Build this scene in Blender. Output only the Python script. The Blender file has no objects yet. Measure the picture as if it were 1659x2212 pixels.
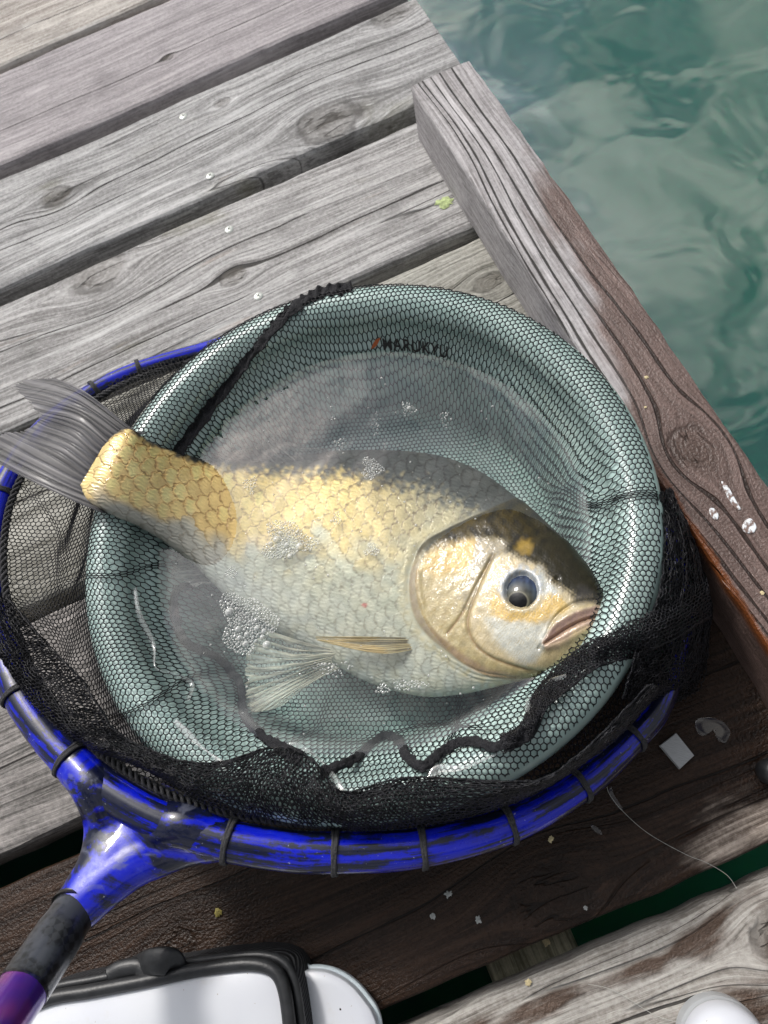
import bpy, math, random
import numpy as np
from mathutils import Matrix, Vector

S = bpy.context.scene
COL = S.collection
rng = np.random.default_rng(7)
random.seed(7)
PI = math.pi

# ------------------------------------------------------------------ camera
FOC, PX, PY, CAMH = 1600.0, 829.5, 1106.0, 0.45      # focal length and centre in 1659-wide picture units
_vp = np.array([-626.0 - PX, -2200.0 - PY]); _d = np.hypot(*_vp); _th = math.atan(FOC / _d)
_nx, _ny = _vp[0] / _d, -_vp[1] / _d
AY = np.array([math.cos(_th) * _nx, math.cos(_th) * _ny, -math.sin(_th)])
AZ = np.array([math.sin(_th) * _nx, math.sin(_th) * _ny, math.cos(_th)])
AX = np.cross(AY, AZ)
ROT = np.stack([AX, AY, AZ])
cam = bpy.data.cameras.new('camera'); camo = bpy.data.objects.new('camera', cam); COL.objects.link(camo)
camo.matrix_world = Matrix.Translation((0, 0, CAMH)) @ Matrix([list(map(float, r)) for r in ROT]).to_4x4()
cam.sensor_fit = 'HORIZONTAL'; cam.sensor_width = 36.0; cam.lens = 36.0 * FOC / 1659.0
cam.clip_start = 0.01; cam.clip_end = 500
cam.dof.use_dof = True; cam.dof.focus_distance = 0.40; cam.dof.aperture_fstop = 18
S.camera = camo

# ------------------------------------------------------------------ sky and sun
SUN_EL, SUN_DIR = math.radians(46), (-0.33, 0.94)
az = math.atan2(SUN_DIR[0], SUN_DIR[1])
W = bpy.data.worlds.new('World'); S.world = W; W.use_nodes = True
nt = W.node_tree; nt.nodes.clear()
out = nt.nodes.new('ShaderNodeOutputWorld'); bg = nt.nodes.new('ShaderNodeBackground')
sky = nt.nodes.new('ShaderNodeTexSky'); sky.sky_type = 'NISHITA'; sky.sun_disc = False
sky.sun_elevation = SUN_EL; sky.sun_rotation = az; sky.air_density = 1.0; sky.dust_density = 2.0
tc = nt.nodes.new('ShaderNodeTexCoord')
nz = nt.nodes.new('ShaderNodeTexNoise'); nz.inputs['Scale'].default_value = 5.0; nz.inputs['Detail'].default_value = 5; nz.inputs['Roughness'].default_value = 0.52
nz.inputs['Distortion'].default_value = 0.35
rp = nt.nodes.new('ShaderNodeValToRGB'); rp.color_ramp.elements[0].position = 0.37; rp.color_ramp.elements[1].position = 0.56
nz2 = nt.nodes.new('ShaderNodeTexNoise'); nz2.inputs['Scale'].default_value = 9; nz2.inputs['Detail'].default_value = 3
cr = nt.nodes.new('ShaderNodeValToRGB')
cr.color_ramp.elements[0].color = (7.6, 8.0, 8.6, 1); cr.color_ramp.elements[0].position = 0.3
cr.color_ramp.elements[1].color = (15.5, 15.3, 14.8, 1); cr.color_ramp.elements[1].position = 0.7
mx = nt.nodes.new('ShaderNodeMix'); mx.data_type = 'RGBA'
L = nt.links.new
L(tc.outputs['Generated'], nz.inputs['Vector']); L(tc.outputs['Generated'], nz2.inputs['Vector'])
L(nz.outputs['Fac'], rp.inputs['Fac']); L(nz2.outputs['Fac'], cr.inputs['Fac'])
L(rp.outputs['Color'], mx.inputs['Factor']); L(sky.outputs['Color'], mx.inputs[6]); L(cr.outputs['Color'], mx.inputs[7])
# thin cloud is brightest round the veiled sun
sv = Vector((SUN_DIR[0] * math.cos(SUN_EL), SUN_DIR[1] * math.cos(SUN_EL), math.sin(SUN_EL))).normalized()
dt = nt.nodes.new('ShaderNodeVectorMath'); dt.operation = 'DOT_PRODUCT'; L(tc.outputs['Generated'], dt.inputs[0]); dt.inputs[1].default_value = sv
def wm(op, a, b):
    n = nt.nodes.new('ShaderNodeMath'); n.operation = op
    for v, i in ((a, 0), (b, 1)):
        if isinstance(v, (int, float)): n.inputs[i].default_value = v
        else: L(v, n.inputs[i])
    return n.outputs[0]
glow = wm('ADD', 0.50, wm('MULTIPLY', 6.2, wm('POWER', wm('MAXIMUM', dt.outputs['Value'], 0.0), 16.0)))
gm = nt.nodes.new('ShaderNodeVectorMath'); gm.operation = 'SCALE'; L(mx.outputs[2], gm.inputs[0]); L(glow, gm.inputs['Scale'])
L(gm.outputs[0], bg.inputs['Color']); bg.inputs['Strength'].default_value = 0.10
L(bg.outputs['Background'], out.inputs['Surface'])
sl = bpy.data.lights.new('sun', 'SUN'); sl.energy = 2.5; sl.angle = math.radians(8); sl.color = (1.0, 0.965, 0.91)
so = bpy.data.objects.new('sun', sl); COL.objects.link(so)
sd = Vector((SUN_DIR[0] * math.cos(SUN_EL), SUN_DIR[1] * math.cos(SUN_EL), math.sin(SUN_EL))).normalized()
so.rotation_euler = sd.to_track_quat('Z', 'Y').to_euler(); so.location = (0, 0, 5)
S.view_settings.view_transform = 'Standard'; S.view_settings.look = 'None'
S.view_settings.exposure = -0.20; S.view_settings.gamma = 1.0
S.render.engine = 'CYCLES'
S.cycles.max_bounces = 8; S.cycles.transparent_max_bounces = 24; S.cycles.glossy_bounces = 3
S.cycles.caustics_reflective = False; S.cycles.caustics_refractive = False

# ------------------------------------------------------------------ helpers
def P(px, py, z):
    """point of the place at height z that lies on the sight line of picture position (px, py); arrays allowed"""
    px, py, z = np.broadcast_arrays(np.asarray(px, float), np.asarray(py, float), np.asarray(z, float))
    dc = np.stack([(px - PX) / FOC, -(py - PY) / FOC, -np.ones_like(px)], -1)
    w = dc @ ROT.T
    t = (z - CAMH) / w[..., 2]
    r = w * t[..., None]; r[..., 2] += CAMH
    return r

def catmull(pts, n, closed=False):
    p = np.asarray(pts, float); m = len(p)
    if closed:
        t = np.linspace(0, m, n, endpoint=False); i = np.floor(t).astype(int); f = (t - i)[:, None]
        g = lambda k: p[(i + k) % m]
    else:
        t = np.linspace(0, m - 1, n); i = np.minimum(np.floor(t).astype(int), m - 2); f = (t - i)[:, None]
        q = np.vstack([2 * p[0] - p[1], p, 2 * p[-1] - p[-2]]); g = lambda k: q[i + 1 + k]
    a, b, c, d = g(-1), g(0), g(1), g(2)
    return 0.5 * (2 * b + (c - a) * f + (2 * a - 5 * b + 4 * c - d) * f * f + (3 * b - a - 3 * c + d) * f ** 3)

class SineNoise:
    """smooth vector-in, scalar-out noise from random plane waves, about -1..1"""
    def __init__(self, seed, freq, n=14, dim=3, spread=0.6):
        r = np.random.default_rng(seed)
        v = r.normal(size=(n, dim)); v /= np.linalg.norm(v, axis=1)[:, None]
        self.k = v * freq * (1 + spread * r.uniform(-1, 1, (n, 1))) * 2 * PI
        self.p = r.uniform(0, 2 * PI, n); self.n = n
    def __call__(self, q):
        return np.sin(np.asarray(q) @ self.k.T + self.p).sum(-1) / math.sqrt(self.n / 2) * 0.6

def sstep(a, b, x):
    t = np.clip((np.asarray(x, float) - a) / (b - a), 0, 1); return t * t * (3 - 2 * t)

def mesh_obj(name, verts, faces, mat=None, parent=None, smooth=True, loc=None, col=None, extra=None):
    me = bpy.data.meshes.new(name)
    verts = np.asarray(verts, np.float32)
    if isinstance(faces, np.ndarray):
        k = faces.shape[1]; nf = len(faces)
        me.vertices.add(len(verts)); me.vertices.foreach_set('co', verts.ravel())
        me.loops.add(nf * k); me.loops.foreach_set('vertex_index', faces.astype(np.int32).ravel())
        me.polygons.add(nf); me.polygons.foreach_set('loop_start', np.arange(0, nf * k, k, dtype=np.int32))
        me.update(calc_edges=True)
    else:
        me.from_pydata([tuple(map(float, v)) for v in verts], [], [tuple(map(int, f)) for f in faces]); me.update()
    me.polygons.foreach_set('use_smooth', np.full(len(me.polygons), smooth))
    if col is not None:
        a = me.color_attributes.new('col', 'FLOAT_COLOR', 'POINT'); a.data.foreach_set('color', np.asarray(col, np.float32).ravel())
    if extra is not None:
        for k, v in extra.items():
            a = me.attributes.new(k, 'FLOAT', 'POINT'); a.data.foreach_set('value', np.asarray(v, np.float32).ravel())
    me.validate()
    if mat: me.materials.append(mat)
    o = bpy.data.objects.new(name, me); COL.objects.link(o)
    if parent: o.parent = parent
    if loc is not None: o.location = loc
    return o

def grid_faces(nu, nv, wrap=False):
    i = np.arange(nu - 1)[:, None]; j = np.arange(nv if wrap else nv - 1)[None]
    jn = (j + 1) % nv
    return np.stack([i * nv + j, (i + 1) * nv + j, (i + 1) * nv + jn, i * nv + jn], -1).reshape(-1, 4)

def empty(name, label, cat, loc=(0, 0, 0), group=None):
    o = bpy.data.objects.new(name, None); COL.objects.link(o); o.location = loc; o.empty_display_size = 0.05
    o['label'] = label; o['category'] = cat
    if group: o['group'] = group
    return o

def tag(o, label=None, cat=None, group=None, kind=None):
    if label: o['label'] = label
    if cat: o['category'] = cat
    if group: o['group'] = group
    if kind: o['kind'] = kind
    return o

def place(o, parent):
    """parent a mesh that was written in place coordinates to a thing that stands somewhere else"""
    o.parent = parent; o.matrix_parent_inverse = Matrix.Translation(-Vector(parent.location)); return o

def tube(pts, rad, seg=10, closed=False, squash=None):
    p = np.asarray(pts, float); n = len(p); rad = np.broadcast_to(rad, n)
    t = np.roll(p, -1, 0) - np.roll(p, 1, 0) if closed else np.gradient(p, axis=0)
    t /= np.linalg.norm(t, axis=1)[:, None] + 1e-12
    up = np.array([0, 0, 1.0]); a = np.cross(np.broadcast_to(up, t.shape), t)
    bad = np.linalg.norm(a, axis=1) < 1e-3; a[bad] = [1, 0, 0]
    a /= np.linalg.norm(a, axis=1)[:, None]; b = np.cross(t, a)
    th = np.arange(seg) * 2 * PI / seg
    sq = 1.0 if squash is None else squash
    v = p[:, None] + rad[:, None, None] * (np.cos(th)[None, :, None] * a[:, None] + sq * np.sin(th)[None, :, None] * b[:, None])
    v = v.reshape(-1, 3)
    f = grid_faces(n, seg, True).tolist()
    if closed:
        f += [((n - 1) * seg + j, j, (j + 1) % seg, (n - 1) * seg + (j + 1) % seg) for j in range(seg)]
    else:
        f += [list(range(seg))[::-1], list(range((n - 1) * seg, n * seg))]
    return v, f

# ------------------------------------------------------------------ node helper
class NT:
    def __init__(self, name):
        self.m = bpy.data.materials.new(name); self.m.use_nodes = True
        self.t = self.m.node_tree; self.t.nodes.clear()
        self.out = self.n('ShaderNodeOutputMaterial')
    def n(self, k): return self.t.nodes.new(k)
    def l(self, a, b):
        if isinstance(a, (int, float)): b.default_value = a
        elif isinstance(a, (tuple, list)):
            b.default_value = (list(a) + [1.0])[:len(b.default_value)] if len(a) < len(b.default_value) else a
        else: self.t.links.new(a, b)
    def math(self, op, a, b=0.0, c=0.0, clamp=False):
        x = self.n('ShaderNodeMath'); x.operation = op; x.use_clamp = clamp
        self.l(a, x.inputs[0]); self.l(b, x.inputs[1]); self.l(c, x.inputs[2]); return x.outputs[0]
    def add(self, a, b): return self.math('ADD', a, b)
    def mul(self, a, b): return self.math('MULTIPLY', a, b)
    def sub(self, a, b): return self.math('SUBTRACT', a, b)
    def step(self, v, a, b, t0=0.0, t1=1.0):
        x = self.n('ShaderNodeMapRange'); x.interpolation_type = 'SMOOTHSTEP'
        self.l(v, x.inputs['Value']); self.l(a, x.inputs['From Min']); self.l(b, x.inputs['From Max'])
        self.l(t0, x.inputs['To Min']); self.l(t1, x.inputs['To Max']); return x.outputs['Result']
    def xyz(self, x, y, z):
        c = self.n('ShaderNodeCombineXYZ'); self.l(x, c.inputs[0]); self.l(y, c.inputs[1]); self.l(z, c.inputs[2]); return c.outputs[0]
    def noise(self, v, scale=1.0, detail=2.0, rough=0.5, dist=0.0):
        x = self.n('ShaderNodeTexNoise'); self.l(v, x.inputs['Vector']); x.inputs['Scale'].default_value = scale
        x.inputs['Detail'].default_value = detail; x.inputs['Roughness'].default_value = rough; x.inputs['Distortion'].default_value = dist
        return x.outputs['Fac']
    def mix(self, f, a, b, mode='MIX'):
        x = self.n('ShaderNodeMix'); x.data_type = 'RGBA'; x.blend_type = mode
        self.l(f, x.inputs[0]); self.l(a, x.inputs[6]); self.l(b, x.inputs[7]); return x.outputs[2]
    def obj(self):
        return self.n('ShaderNodeTexCoord').outputs['Object']
    def sep(self, v):
        s = self.n('ShaderNodeSeparateXYZ'); self.l(v, s.inputs[0]); return s.outputs
    def attr(self, name):
        a = self.n('ShaderNodeAttribute'); a.attribute_name = name; return a
    def bump(self, h, strength, dist, normal=None):
        b = self.n('ShaderNodeBump'); self.l(h, b.inputs['Height']); b.inputs['Strength'].default_value = strength
        b.inputs['Distance'].default_value = dist
        if normal: self.l(normal, b.inputs['Normal'])
        return b.outputs['Normal']
    def bsdf(self, color, rough=0.5, metal=0.0, spec=0.5, normal=None, coat=0.0, coat_rough=0.05, **kw):
        b = self.n('ShaderNodeBsdfPrincipled')
        self.l(color, b.inputs['Base Color']); self.l(rough, b.inputs['Roughness']); self.l(metal, b.inputs['Metallic'])
        self.l(spec, b.inputs['Specular IOR Level']); self.l(coat, b.inputs['Coat Weight']); b.inputs['Coat Roughness'].default_value = coat_rough
        for k, v in kw.items(): self.l(v, b.inputs[k])
        if normal: self.l(normal, b.inputs['Normal'])
        return b.outputs[0]
    def done(self, sh): self.l(sh, self.out.inputs['Surface']); return self.m
    def schlick(self, f0, normal=None):
        g = self.n('ShaderNodeNewGeometry'); d = self.n('ShaderNodeVectorMath'); d.operation = 'DOT_PRODUCT'
        self.l(g.outputs['Incoming'], d.inputs[0]); self.l(normal if normal else g.outputs['Normal'], d.inputs[1])
        k = self.math('POWER', self.math('SUBTRACT', 1.0, self.math('ABSOLUTE', d.outputs['Value']), clamp=True), 5.0)
        return self.add(f0, self.mul(k, 1 - f0))
    def mixsh(self, f, a, b):
        x = self.n('ShaderNodeMixShader'); self.l(f, x.inputs[0]); self.l(a, x.inputs[1]); self.l(b, x.inputs[2]); return x.outputs[0]

def plain(name, col, rough=0.5, metal=0.0, spec=0.5, coat=0.0, bump=None, vary=0.0, vscale=60.0):
    t = NT(name); o = t.obj(); c = tuple(col) + (1,)
    if vary:
        n = t.noise(o, vscale, 4, 0.6)
        c = t.mix(t.step(n, 0.3, 0.7), tuple(x * (1 - vary) for x in col) + (1,), tuple(min(1, x * (1 + vary)) for x in col) + (1,))
    nrm = t.bump(t.noise(o, bump[0], 3, 0.6), bump[1], bump[2]) if bump else None
    return t.done(t.bsdf(c, rough, metal, spec, nrm, coat))

# ------------------------------------------------------------------ wood
def wood(name, seed, light, dark, knots=(), cracks=(), wet=None, warm=0.15, crackle=0.5, green=0.0, ring=1.0, rel=1.0, bare=None):
    t = NT(name); o = t.obj(); x, y, z = t.sep(o)
    xs = t.add(x, seed * 3.17)
    yy = t.add(y, t.mul(t.sub(t.noise(t.xyz(t.mul(xs, 2.6), t.mul(y, 7), t.mul(z, 7)), 1, 2, 0.5), 0.5), 0.035))
    km = None; kring = None
    for (kx, ky, r, st) in knots:
        dx = t.sub(x, kx); dy = t.sub(y, ky)
        a = t.mul(dx, 1 / (2.6 * r)); b = t.mul(dy, 1 / (1.7 * r))
        d2 = t.add(t.mul(a, a), t.mul(b, b)); g = t.math('DIVIDE', 0.9, t.add(1.0, t.mul(d2, d2)))
        yy = t.sub(yy, t.mul(dy, g))
        wob = t.mul(t.sub(t.noise(o, 0.9 / r, 3, 0.6), 0.5), 0.9)
        dd = t.math('SQRT', t.add(t.mul(t.mul(dx, dx), 0.55), t.mul(dy, dy)))
        dd = t.add(t.mul(dd, 1 / r), wob)
        m = t.mul(t.step(dd, 1.15, 0.55), st)
        rg = t.math('MULTIPLY', m, t.add(0.35, t.mul(t.math('SINE', t.mul(dd, 26.0)), 0.25)))
        halo = t.mul(t.mul(t.mul(t.step(dd, 0.72, 0.95), t.step(dd, 1.2, 1.0)), t.step(t.noise(o, 0.45 / r, 2, 0.5), 0.40, 0.58)), st * 0.8)
        rad_ = t.noise(t.xyz(t.mul(dx, 0.35 / r), t.mul(dy, 1.6 / r), kx * 9), 1.0, 2, 0.5)
        split_ = t.mul(t.step(t.math('ABSOLUTE', t.sub(rad_, 0.5)), 0.035, 0.008), t.mul(m, 1.0)); halo = t.math('MAXIMUM', halo, split_)
        km = m if km is None else t.math('MAXIMUM', km, m)
        rr = t.add(t.mul(rg, 0.55), halo); kring = rr if kring is None else t.math('MAXIMUM', kring, rr)
    fib = t.noise(t.xyz(t.mul(xs, 11), t.mul(yy, 520), t.mul(z, 520)), 1, 5, 0.68)
    grow = t.noise(t.xyz(t.mul(xs, 2.2), t.mul(yy, 120), t.mul(z, 60)), 1, 3, 0.55)
    wide = t.noise(t.xyz(t.mul(xs, 4), t.mul(yy, 32), t.mul(z, 32)), 1, 3, 0.5)
    blot = t.noise(t.xyz(t.add(xs, 5), y, z), 19, 5, 0.65)
    spk = t.noise(o, 330, 4, 0.72)
    v = t.add(t.add(t.mul(fib, 0.46), t.mul(grow, 0.30 * ring)), t.add(t.mul(wide, 0.14), t.mul(spk, 0.24)))
    v = t.step(v, 0.45 + 0.15 * (ring - 1), 0.70 + 0.15 * (ring - 1))
    c = t.mix(v, tuple(dark) + (1,), tuple(light) + (1,))
    # pale bleached streaks, olive algae, warm bare wood
    c = t.mix(t.mul(t.step(t.noise(t.xyz(t.mul(xs, 5), t.mul(yy, 48), z), 1, 4, 0.62), 0.56, 0.72), 0.5), c, tuple(min(0.75, q * 1.5) for q in light) + (1,))
    c = t.mix(t.mul(t.step(blot, 0.55, 0.75), 0.35), c, (0.19, 0.18, 0.15, 1), 'MULTIPLY') if False else t.mix(t.mul(t.step(blot, 0.48, 0.75), 0.45), c, tuple(q * 0.6 for q in dark) + (1,))
    if green: c = t.mix(t.mul(t.step(t.noise(t.xyz(t.mul(xs, 9), t.mul(yy, 22), z), 1, 4, 0.6), 0.58, 0.74), green), c, (0.13, 0.125, 0.06, 1))
    c = t.mix(t.mul(t.step(t.noise(t.xyz(t.mul(xs, 7), t.mul(yy, 60), 3.3), 1, 3, 0.6), 0.66, 0.78), warm), c, (0.42, 0.24, 0.11, 1))
    fl_ = t.noise(t.xyz(t.mul(xs, 55), t.mul(yy, 800), t.mul(z, 800)), 1, 3, 0.6)
    c = t.mix(t.mul(t.step(fl_, 0.58, 0.70), 0.55), c, tuple(q * 0.45 for q in dark) + (1,))
    c = t.mix(t.mul(t.step(fl_, 0.40, 0.30), 0.45), c, tuple(min(0.8, q * 1.45) for q in light) + (1,))
    # splits that run with the grain
    ridge = t.math('ABSOLUTE', t.sub(t.noise(t.xyz(t.mul(xs, 1.7), t.mul(yy, 85), 1.7), 1, 1, 0.4), 0.5))
    gate = t.step(t.noise(t.xyz(t.mul(xs, 3), t.mul(yy, 25), 8.1), 1, 2), 0.47, 0.62)
    ck = t.mul(t.mul(t.step(ridge, 0.011, 0.002), gate), crackle)
    for (y0, wob, wd, xa, xb) in cracks:
        wv = t.mul(t.sub(t.noise(t.xyz(t.mul(xs, 7), y0 * 50, 0.0), 1, 3, 0.5), 0.5), wob)
        d = t.math('ABSOLUTE', t.sub(t.add(yy, wv), y0))
        wdn = t.mul(t.noise(t.xyz(t.mul(xs, 40), 1.0, y0 * 31), 1, 2), 2 * wd)
        m = t.mul(t.mul(t.step(t.math('DIVIDE', d, wdn), 1.15, 0.6), t.step(z, -0.006, -0.002)), t.mul(t.step(x, xa, xa + 0.02), t.step(x, xb, xb - 0.02)))
        ck = t.math('MAXIMUM', ck, m)
    c = t.mix(t.mul(ck, 0.92), c, (0.025, 0.022, 0.02, 1))
    if km is not None:
        c = t.mix(t.mul(km, 0.35), c, (0.15, 0.135, 0.115, 1)); c = t.mix(t.mul(kring, 0.7), c, (0.035, 0.03, 0.026, 1))
    if bare:
        em = t.mul(t.step(t.add(y, t.mul(t.sub(t.noise(o, 45, 3, 0.6), 0.5), 0.010)), bare[0], bare[0] + 0.0022), t.step(t.add(x, t.mul(t.sub(wide, 0.5), 0.1)), bare[1] + 0.04, bare[1] - 0.03))
        em = t.mul(em, t.step(z, -0.012, -0.003)); c = t.mix(em, c, t.mix(fib, (0.26, 0.085, 0.022, 1), (0.56, 0.25, 0.08, 1)))
    h = t.sub(t.add(t.mul(fib, 0.5), t.add(t.mul(grow, 0.8 * ring), t.mul(spk, 0.25))), t.mul(ck, 1.6))
    if kring is not None: h = t.sub(h, t.mul(kring, 0.7))
    rough = 0.82; spec = 0.3
    if wet:
        f = t.add(t.add(t.mul(x, wet.get('kx', 0)), t.mul(y, wet.get('ky', 0))), wet['c'])
        f = t.add(f, t.mul(t.sub(t.noise(t.xyz(t.mul(xs, 6), t.mul(yy, 34), z), 1, 4, 0.6), 0.5), wet.get('n', 1.6)))
        if 'k2' in wet: f = t.add(f, t.mul(t.sub(t.noise(t.xyz(t.mul(xs, 12), t.mul(y, 12), 2.2), 1, 3, 0.6), 0.5), wet['k2']))
        wm = t.step(f, -0.12, 0.2)
        wc = t.mix(1.0, c, tuple(wet.get('tint', (0.34, 0.27, 0.235))) + (1,), 'MULTIPLY')
        wc = t.mix(0.25, wc, tuple(wet.get('deep', (0.035, 0.022, 0.015))) + (1,))
        c = t.mix(wm, c, wc)
        drops = t.noise(o, 620, 2, 0.6)
        h = t.add(h, t.mul(wm, t.mul(drops, wet.get('drops', 0.9))))
        rough = t.step(wm, 0, 1, 0.82, wet.get('rough', 0.24)); spec = t.step(wm, 0, 1, 0.3, wet.get('spec', 0.5))
    return t.done(t.bsdf(c, rough, 0, spec, t.bump(h, 0.75 * rel, 0.0016)))

def plank_mesh(name, L0, L1, w, th, mat, parent, loc, seed, rotz=0.0, bev=0.004, n=90):
    """a board along local x with worn, wandering edges, top at local z = 0"""
    r = np.random.default_rng(seed); xs = np.linspace(L0, L1, n)
    nl, nr, ntp = SineNoise(seed, 3.5, dim=1), SineNoise(seed + 50, 3.5, dim=1), SineNoise(seed + 90, 22, dim=1)
    prof = [(-1, -th), (-1, -bev * 1.3), (-1, -bev * 0.45), (-1, 0)] + [(k, 0) for k in np.linspace(-0.9, 0.9, 11)] + [(1, 0), (1, -bev * 0.45), (1, -bev * 1.3), (1, -th)]
    inset = [0, 0, bev * 0.35, bev] + [0] * 11 + [bev, bev * 0.35, 0, 0]
    V = []
    for i, x in enumerate(xs):
        ea = nl([[x]])[0] * 0.0012 + ntp([[x]])[0] * 0.00045; eb = nr([[x]])[0] * 0.0012 + ntp([[x + 9]])[0] * 0.00045
        for (k, z), ins in zip(prof, inset):
            hw = w / 2 + (ea if k < 0 else eb) * abs(k)
            y = k * hw - math.copysign(ins, k) if ins else k * hw
            zz = z - (0.0006 * abs(k) ** 3 if z == 0 else 0) + (0.0002 * nl([[x * 2 + k]])[0] if z == 0 else 0)
            V.append((x, y, zz))
    m = len(prof); F = []
    for i in range(n - 1):
        for j in range(m):
            F.append((i * m + j, i * m + (j + 1) % m, (i + 1) * m + (j + 1) % m, (i + 1) * m + j))
    F += [list(range(m))[::-1], list(range((n - 1) * m, n * m))]
    o = mesh_obj(name, V, F, mat, parent, smooth=False)
    o.location = loc; o.rotation_euler = (0, 0, rotz); return o

# ------------------------------------------------------------------ lake
t = NT('lake_water'); o = t.obj()
w1 = t.noise(o, 2.8, 2, 0.45, 0.5); w2 = t.noise(o, 11, 2, 0.5, 0.4)
murk = t.noise(o, 1.1, 3, 0.5)
c = t.mix(t.step(murk, 0.3, 0.7), (0.012, 0.092, 0.052, 1), (0.030, 0.108, 0.078, 1))
b = t.bsdf(c, 0.07, 0, 0.5, t.bump(t.add(w1, t.mul(w2, 0.2)), 0.35, 0.045), IOR=3.2)
pb = b.node; pb.subsurface_method = 'BURLEY'; pb.inputs['Subsurface Weight'].default_value = 1.0; pb.inputs['Subsurface Radius'].default_value = (0.25, 1.0, 0.6); pb.inputs['Subsurface Scale'].default_value = 0.5
lake_mat = t.done(b)
lake = mesh_obj('lake_water', [(-60, -60, -0.20), (60, -60, -0.20), (60, 60, -0.20), (-60, 60, -0.20)], [(0, 1, 2, 3)], lake_mat)
tag(lake, 'teal green lake water around the dock', kind='structure')

# ------------------------------------------------------------------ dock
dock = empty('dock', 'weathered grey plank dock with raised kerb beam beside the green water', 'dock')
GREY_L, GREY_D = (0.52, 0.515, 0.515), (0.145, 0.142, 0.14)
planks = [
 # y0, y1, material args
 (0.8166, 0.935, dict(light=(0.60, 0.57, 0.53), dark=(0.22, 0.19, 0.17), cracks=[(-0.02, 0.02, 0.0007, -1, 1)], warm=0.3)),
 (0.6773, 0.8073, dict(light=(0.45, 0.42, 0.43), dark=(0.20, 0.183, 0.19), knots=[(-0.0142, -0.020, 0.0045, 1)], cracks=[(-0.020, 0.004, 0.0005, -1, 1)], warm=0.05, crackle=0.25, ring=0.8)),
 (0.5335, 0.6602, dict(light=GREY_L, dark=GREY_D, knots=[(-0.1549, 0.0117, 0.011, 1), (0.0152, 0.036, 0.006, 0.8), (0.190, 0.054, 0.015, 0.7), (0.092, -0.041, 0.021, 0.9)], cracks=[(0.004, 0.012, 0.0010, -1, 1), (0.030, 0.02, 0.0006, 0.02, 1), (-0.02, 0.02, 0.0006, -1, 0.0)], green=0.35, crackle=0.7)),
 (0.3896, 0.5162, dict(light=(0.51, 0.50, 0.495), dark=(0.14, 0.134, 0.13), knots=[(-0.138, 0.049, 0.019, 1), (-0.034, -0.0136, 0.009, 1)], cracks=[(-0.012, 0.012, 0.0011, -0.11, 1), (0.015, 0.02, 0.0006, -1, 0.05), (-0.035, 0.012, 0.0007, -1, -0.02)], green=0.4, crackle=0.8)),
 (0.2430, 0.3787, dict(light=(0.43, 0.42, 0.38), dark=(0.13, 0.125, 0.105), knots=[(0.139, 0.024, 0.0085, 1.0)], cracks=[(0.01, 0.02, 0.0009, -1, 1)], green=0.5, crackle=0.9)),
 (0.0939, 0.2310, dict(light=(0.37, 0.345, 0.33), dark=(0.085, 0.08, 0.075), cracks=[(-0.02, 0.004, 0.0008, -1, 1)], ring=1.25, crackle=0.6, rel=1.4, wet=dict(c=-0.62, kx=4.0, n=0.9, rough=0.2))),
 (-0.0618, 0.0770, dict(light=(0.50, 0.43, 0.37), dark=(0.09, 0.065, 0.05), knots=[(0.0007, -0.0534, 0.017, 1), (-0.2064, -0.0021, 0.0095, 1)], cracks=[(-0.035, 0.02, 0.0007, -1, 1), (0.02, 0.012, 0.0007, -1, 1)], warm=0.5, wet=dict(c=0.85, kx=-1.7, ky=6.0, n=2.3, k2=0.8, rough=0.30, spec=0.22, tint=(0.120, 0.076, 0.055), deep=(0.010, 0.006, 0.004)))),
 (-0.215, -0.0745, dict(light=(0.46, 0.44, 0.41), dark=(0.16, 0.14, 0.12), knots=[(0.098, 0.045, 0.011, 1)], cracks=[(0.03, 0.012, 0.0007, -1, 0.06)], warm=0.6, wet=dict(c=0.22, ky=-7.0, n=3.0, k2=1.6, rough=0.36, spec=0.3, tint=(0.30, 0.215, 0.175)))),
]
PLX = 0.2154
for y in (-0.37, -0.525, -0.68, -0.835): planks.append((y, y + 0.14, dict(light=GREY_L, dark=GREY_D)))
for y in (0.95, 1.10, 1.25): planks.append((y, y + 0.135, dict(light=GREY_L, dark=GREY_D)))
plank_objs = []
for i, (y0, y1, kw) in enumerate(planks):
    yc = (y0 + y1) / 2
    m = wood('weathered_wood', 11 + i * 7, **kw)
    o = plank_mesh('plank', -1.5, PLX + (0.002, -0.001, 0.0, -0.002, 0.001, 0.0, 0.002, 0)[i % 8], y1 - y0, 0.030, m, dock, (0, yc, 0), 100 + i, n=200)
    plank_objs.append(o)
# kerb beam: along world y; local x = world y
bm_ = wood('kerb_wood', 77, light=(0.50, 0.48, 0.49), dark=(0.21, 0.195, 0.195), knots=[(0.1353, -0.0007, 0.012, 1)],
           cracks=[(0.0172, 0.004, 0.00075, -1, 1), (0.0100, 0.005, 0.0006, -1, 1), (0.0020, 0.006, 0.0008, -1, 1), (-0.0085, 0.006, 0.0008, -1, 1), (0.0215, 0.004, 0.0005, -1, 1)],
           warm=0.1, crackle=0.2, ring=0.6, bare=(0.0212, 0.13), wet=dict(c=1.0, kx=-3.6, ky=-17, n=1.7, k2=1.0, rough=0.33, spec=0.35, tint=(0.46, 0.34, 0.30), deep=(0.05, 0.027, 0.018), drops=0.7))
beam = plank_mesh('kerb_beam', -0.83, 0.494, 0.050, 0.049, bm_, dock, (0.175, 0, 0.050), 300, rotz=PI / 2, bev=0.0022, n=110)
jm = wood('joist_wood', 91, light=(0.30, 0.28, 0.20), dark=(0.10, 0.095, 0.06), green=0.6, warm=0.1)
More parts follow.
